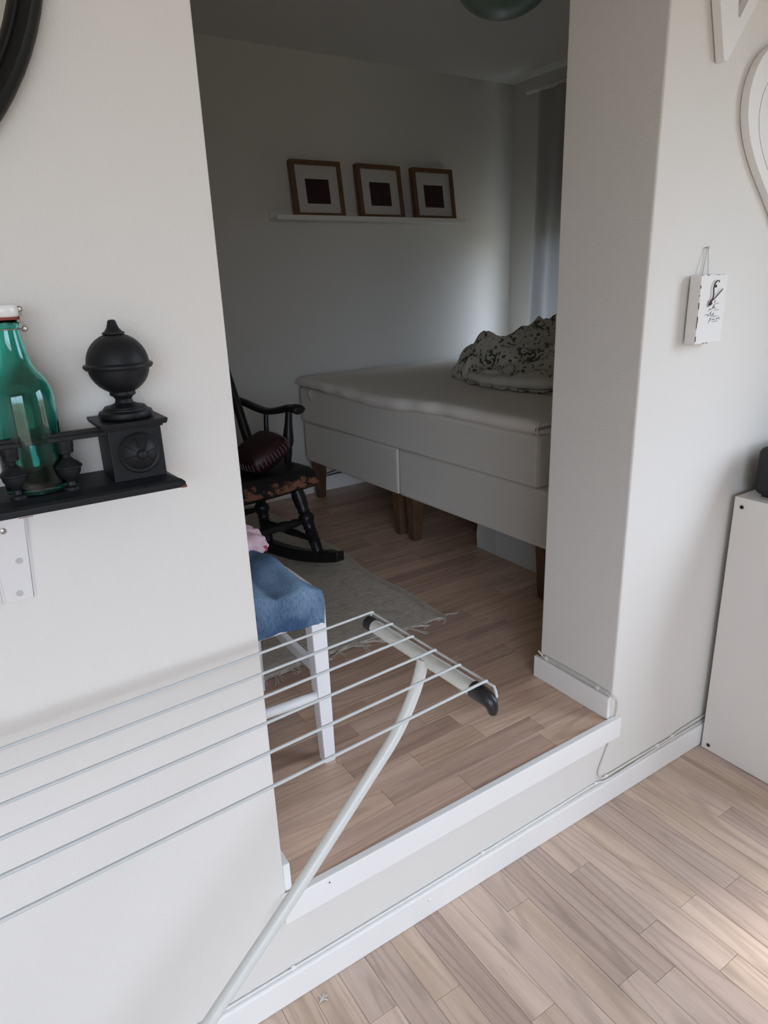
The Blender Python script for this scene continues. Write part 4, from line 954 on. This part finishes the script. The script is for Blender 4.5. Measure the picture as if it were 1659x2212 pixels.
def seatf(u, v):
    y = -.215 + .46 * v; hw_ = .272 - .030 * v
    x = (-1 + 2 * u) * hw_
    dish = -.016 * math.cos((u - .5) * math.pi) * (1 if .2 < v < .9 else .5)
    roll_ = -.055 * max(0, (.16 - v) / .16) ** 2 + .030 * max(0, (v - .62) / .38) ** 2
    return (x, y, SEATZ + .024 + dish + roll_)
mb = MB(); mb.grid(seatf, 24, 24)
build('seat', mb, M_SEATW, rc_, local=True, smooth=True, solid=.042, bevel=0, fix=False)
postp = [(.011, 0), (.014, .06), (.0175, .25), (.0135, .27), (.018, .29), (.0135, .31), (.0195, .36), (.0215, .45), (.019, .55), (.0145, .75), (.0125, 1)]
for sx_ in (1, -1):
    turned((sx_ * .253, -.005, SEATZ + .012), (sx_ * .272, -.020, .640), [(r_ * 1.15, h_) for r_, h_ in postp], 'arm_post')
    turned((sx_ * .245, .150, SEATZ + .012), (sx_ * .268, .165, .618), [(.009, 0), (.012, .4), (.010, 1)], 'arm_spindle')
    ap = smooth_path([(sx_ * .287, -.085, .642), (sx_ * .284, -.060, .648), (sx_ * .277, -.005, .645), (sx_ * .272, .08, .626), (sx_ * .268, .16, .616), (sx_ * .262, .23, .622), (sx_ * .245, .30, .640), (sx_ * .205, .345, .662)], 6)
    rr_ = [.032 if k < 8 else .028 - .004 * min(1, (k - 8) / 14) for k in range(len(ap))]; rr_[0] = .021; rr_[1] = .029
    build('arm', MB().tube(ap, rr_, 16, flat=.62), M_RK, rc_, local=True, smooth=True)
    turned((sx_ * .200, .195, SEATZ + .02), (sx_ * .190, .47, 1.06), [(.018, 0), (.023, .15), (.020, .35), (.016, .7), (.012, 1)], 'back_post')
for k in range(5):
    x_ = -.12 + k * .06
    turned((x_, .205, SEATZ + .03), (x_ * 1.05, .470, 1.06), [(.009, 0), (.012, .4), (.008, 1)], 'back_spindle')
build('crest_rail', MB().grid(lambda u, v: (-.25 + .50 * u, .465 + .03 * (1 - (2 * u - 1) ** 2), 1.04 + .12 * v * (1 - .5 * (2 * u - 1) ** 2)), 20, 4), M_RK, rc_, local=True, smooth=True, solid=.022, fix=False)

# cushion lying on the rocking chair
cs = thing('leather_cushion', 'dark maroon leather cushion with pale laced edge on the rocking chair', 'cushion', rc_.matrix_basis @ Vector((.13, .0, SEATZ + .02)), RA)
M_MAR = mat('maroon_leather', (.030, .009, .012), .45, bump=(60, .15))
CT = Matrix.Translation((-.002, -.005, .066)) @ Matrix.Rotation(math.radians(-26), 4, 'Y') @ Matrix.Rotation(math.radians(3), 4, 'X')
def cush(u, v):
    a = 2 * math.pi * u; b_ = -math.pi / 2 + math.pi * v
    ca, sa = math.cos(a), math.sin(a)
    sq = 1 / max(abs(ca), abs(sa)) ** .55
    r_ = math.cos(b_) ** .55 if math.cos(b_) > 0 else 0
    return CT @ Vector((.108 * ca * sq * r_, .108 * sa * sq * r_, .058 * math.sin(b_)))
build('cushion_cover', MB().grid(cush, 56, 24), M_MAR, cs, local=True, smooth=True)
M_LACE = mat('pale_lacing', (.30, .22, .21), .7)
for k in range(40):
    a = 2 * math.pi * (k + .5) / 40; ca, sa = math.cos(a), math.sin(a); sq = 1 / max(abs(ca), abs(sa)) ** .55
    p = [CT @ Vector((.1095 * ca * sq * q_, .1095 * sa * sq * q_, z_)) for q_, z_ in ((.965, .022), (1.0, .010), (1.012, .0), (1.0, -.010))]
    build('lace_stitch', MB().tube(p, .0013, 5), M_LACE, cs, local=True)

# ---- lint and crumbs on the floors
M_LINT = mat('grey_lint', (.62, .58, .54), .95)
lt = thing('lint_tuft', 'small pale tuft of lint on the oak floor near the baseboard', 'lint', (.398, .932, 0))
random.seed(5)
for k in range(5):
    p = [Vector((.394, .934, .0018))]
    d = random.uniform(-.9, .9)
    for j in range(4):
        d += random.uniform(-.6, .6); p.append(p[-1] + Vector((math.cos(d) * .0055, math.sin(d) * .004, random.uniform(-.0005, .0012)))); p[-1].z = max(.0014, p[-1].z)
    build('fibre', MB().tube(smooth_path(p, 3), .0012, 5), M_LINT, lt, smooth=True)
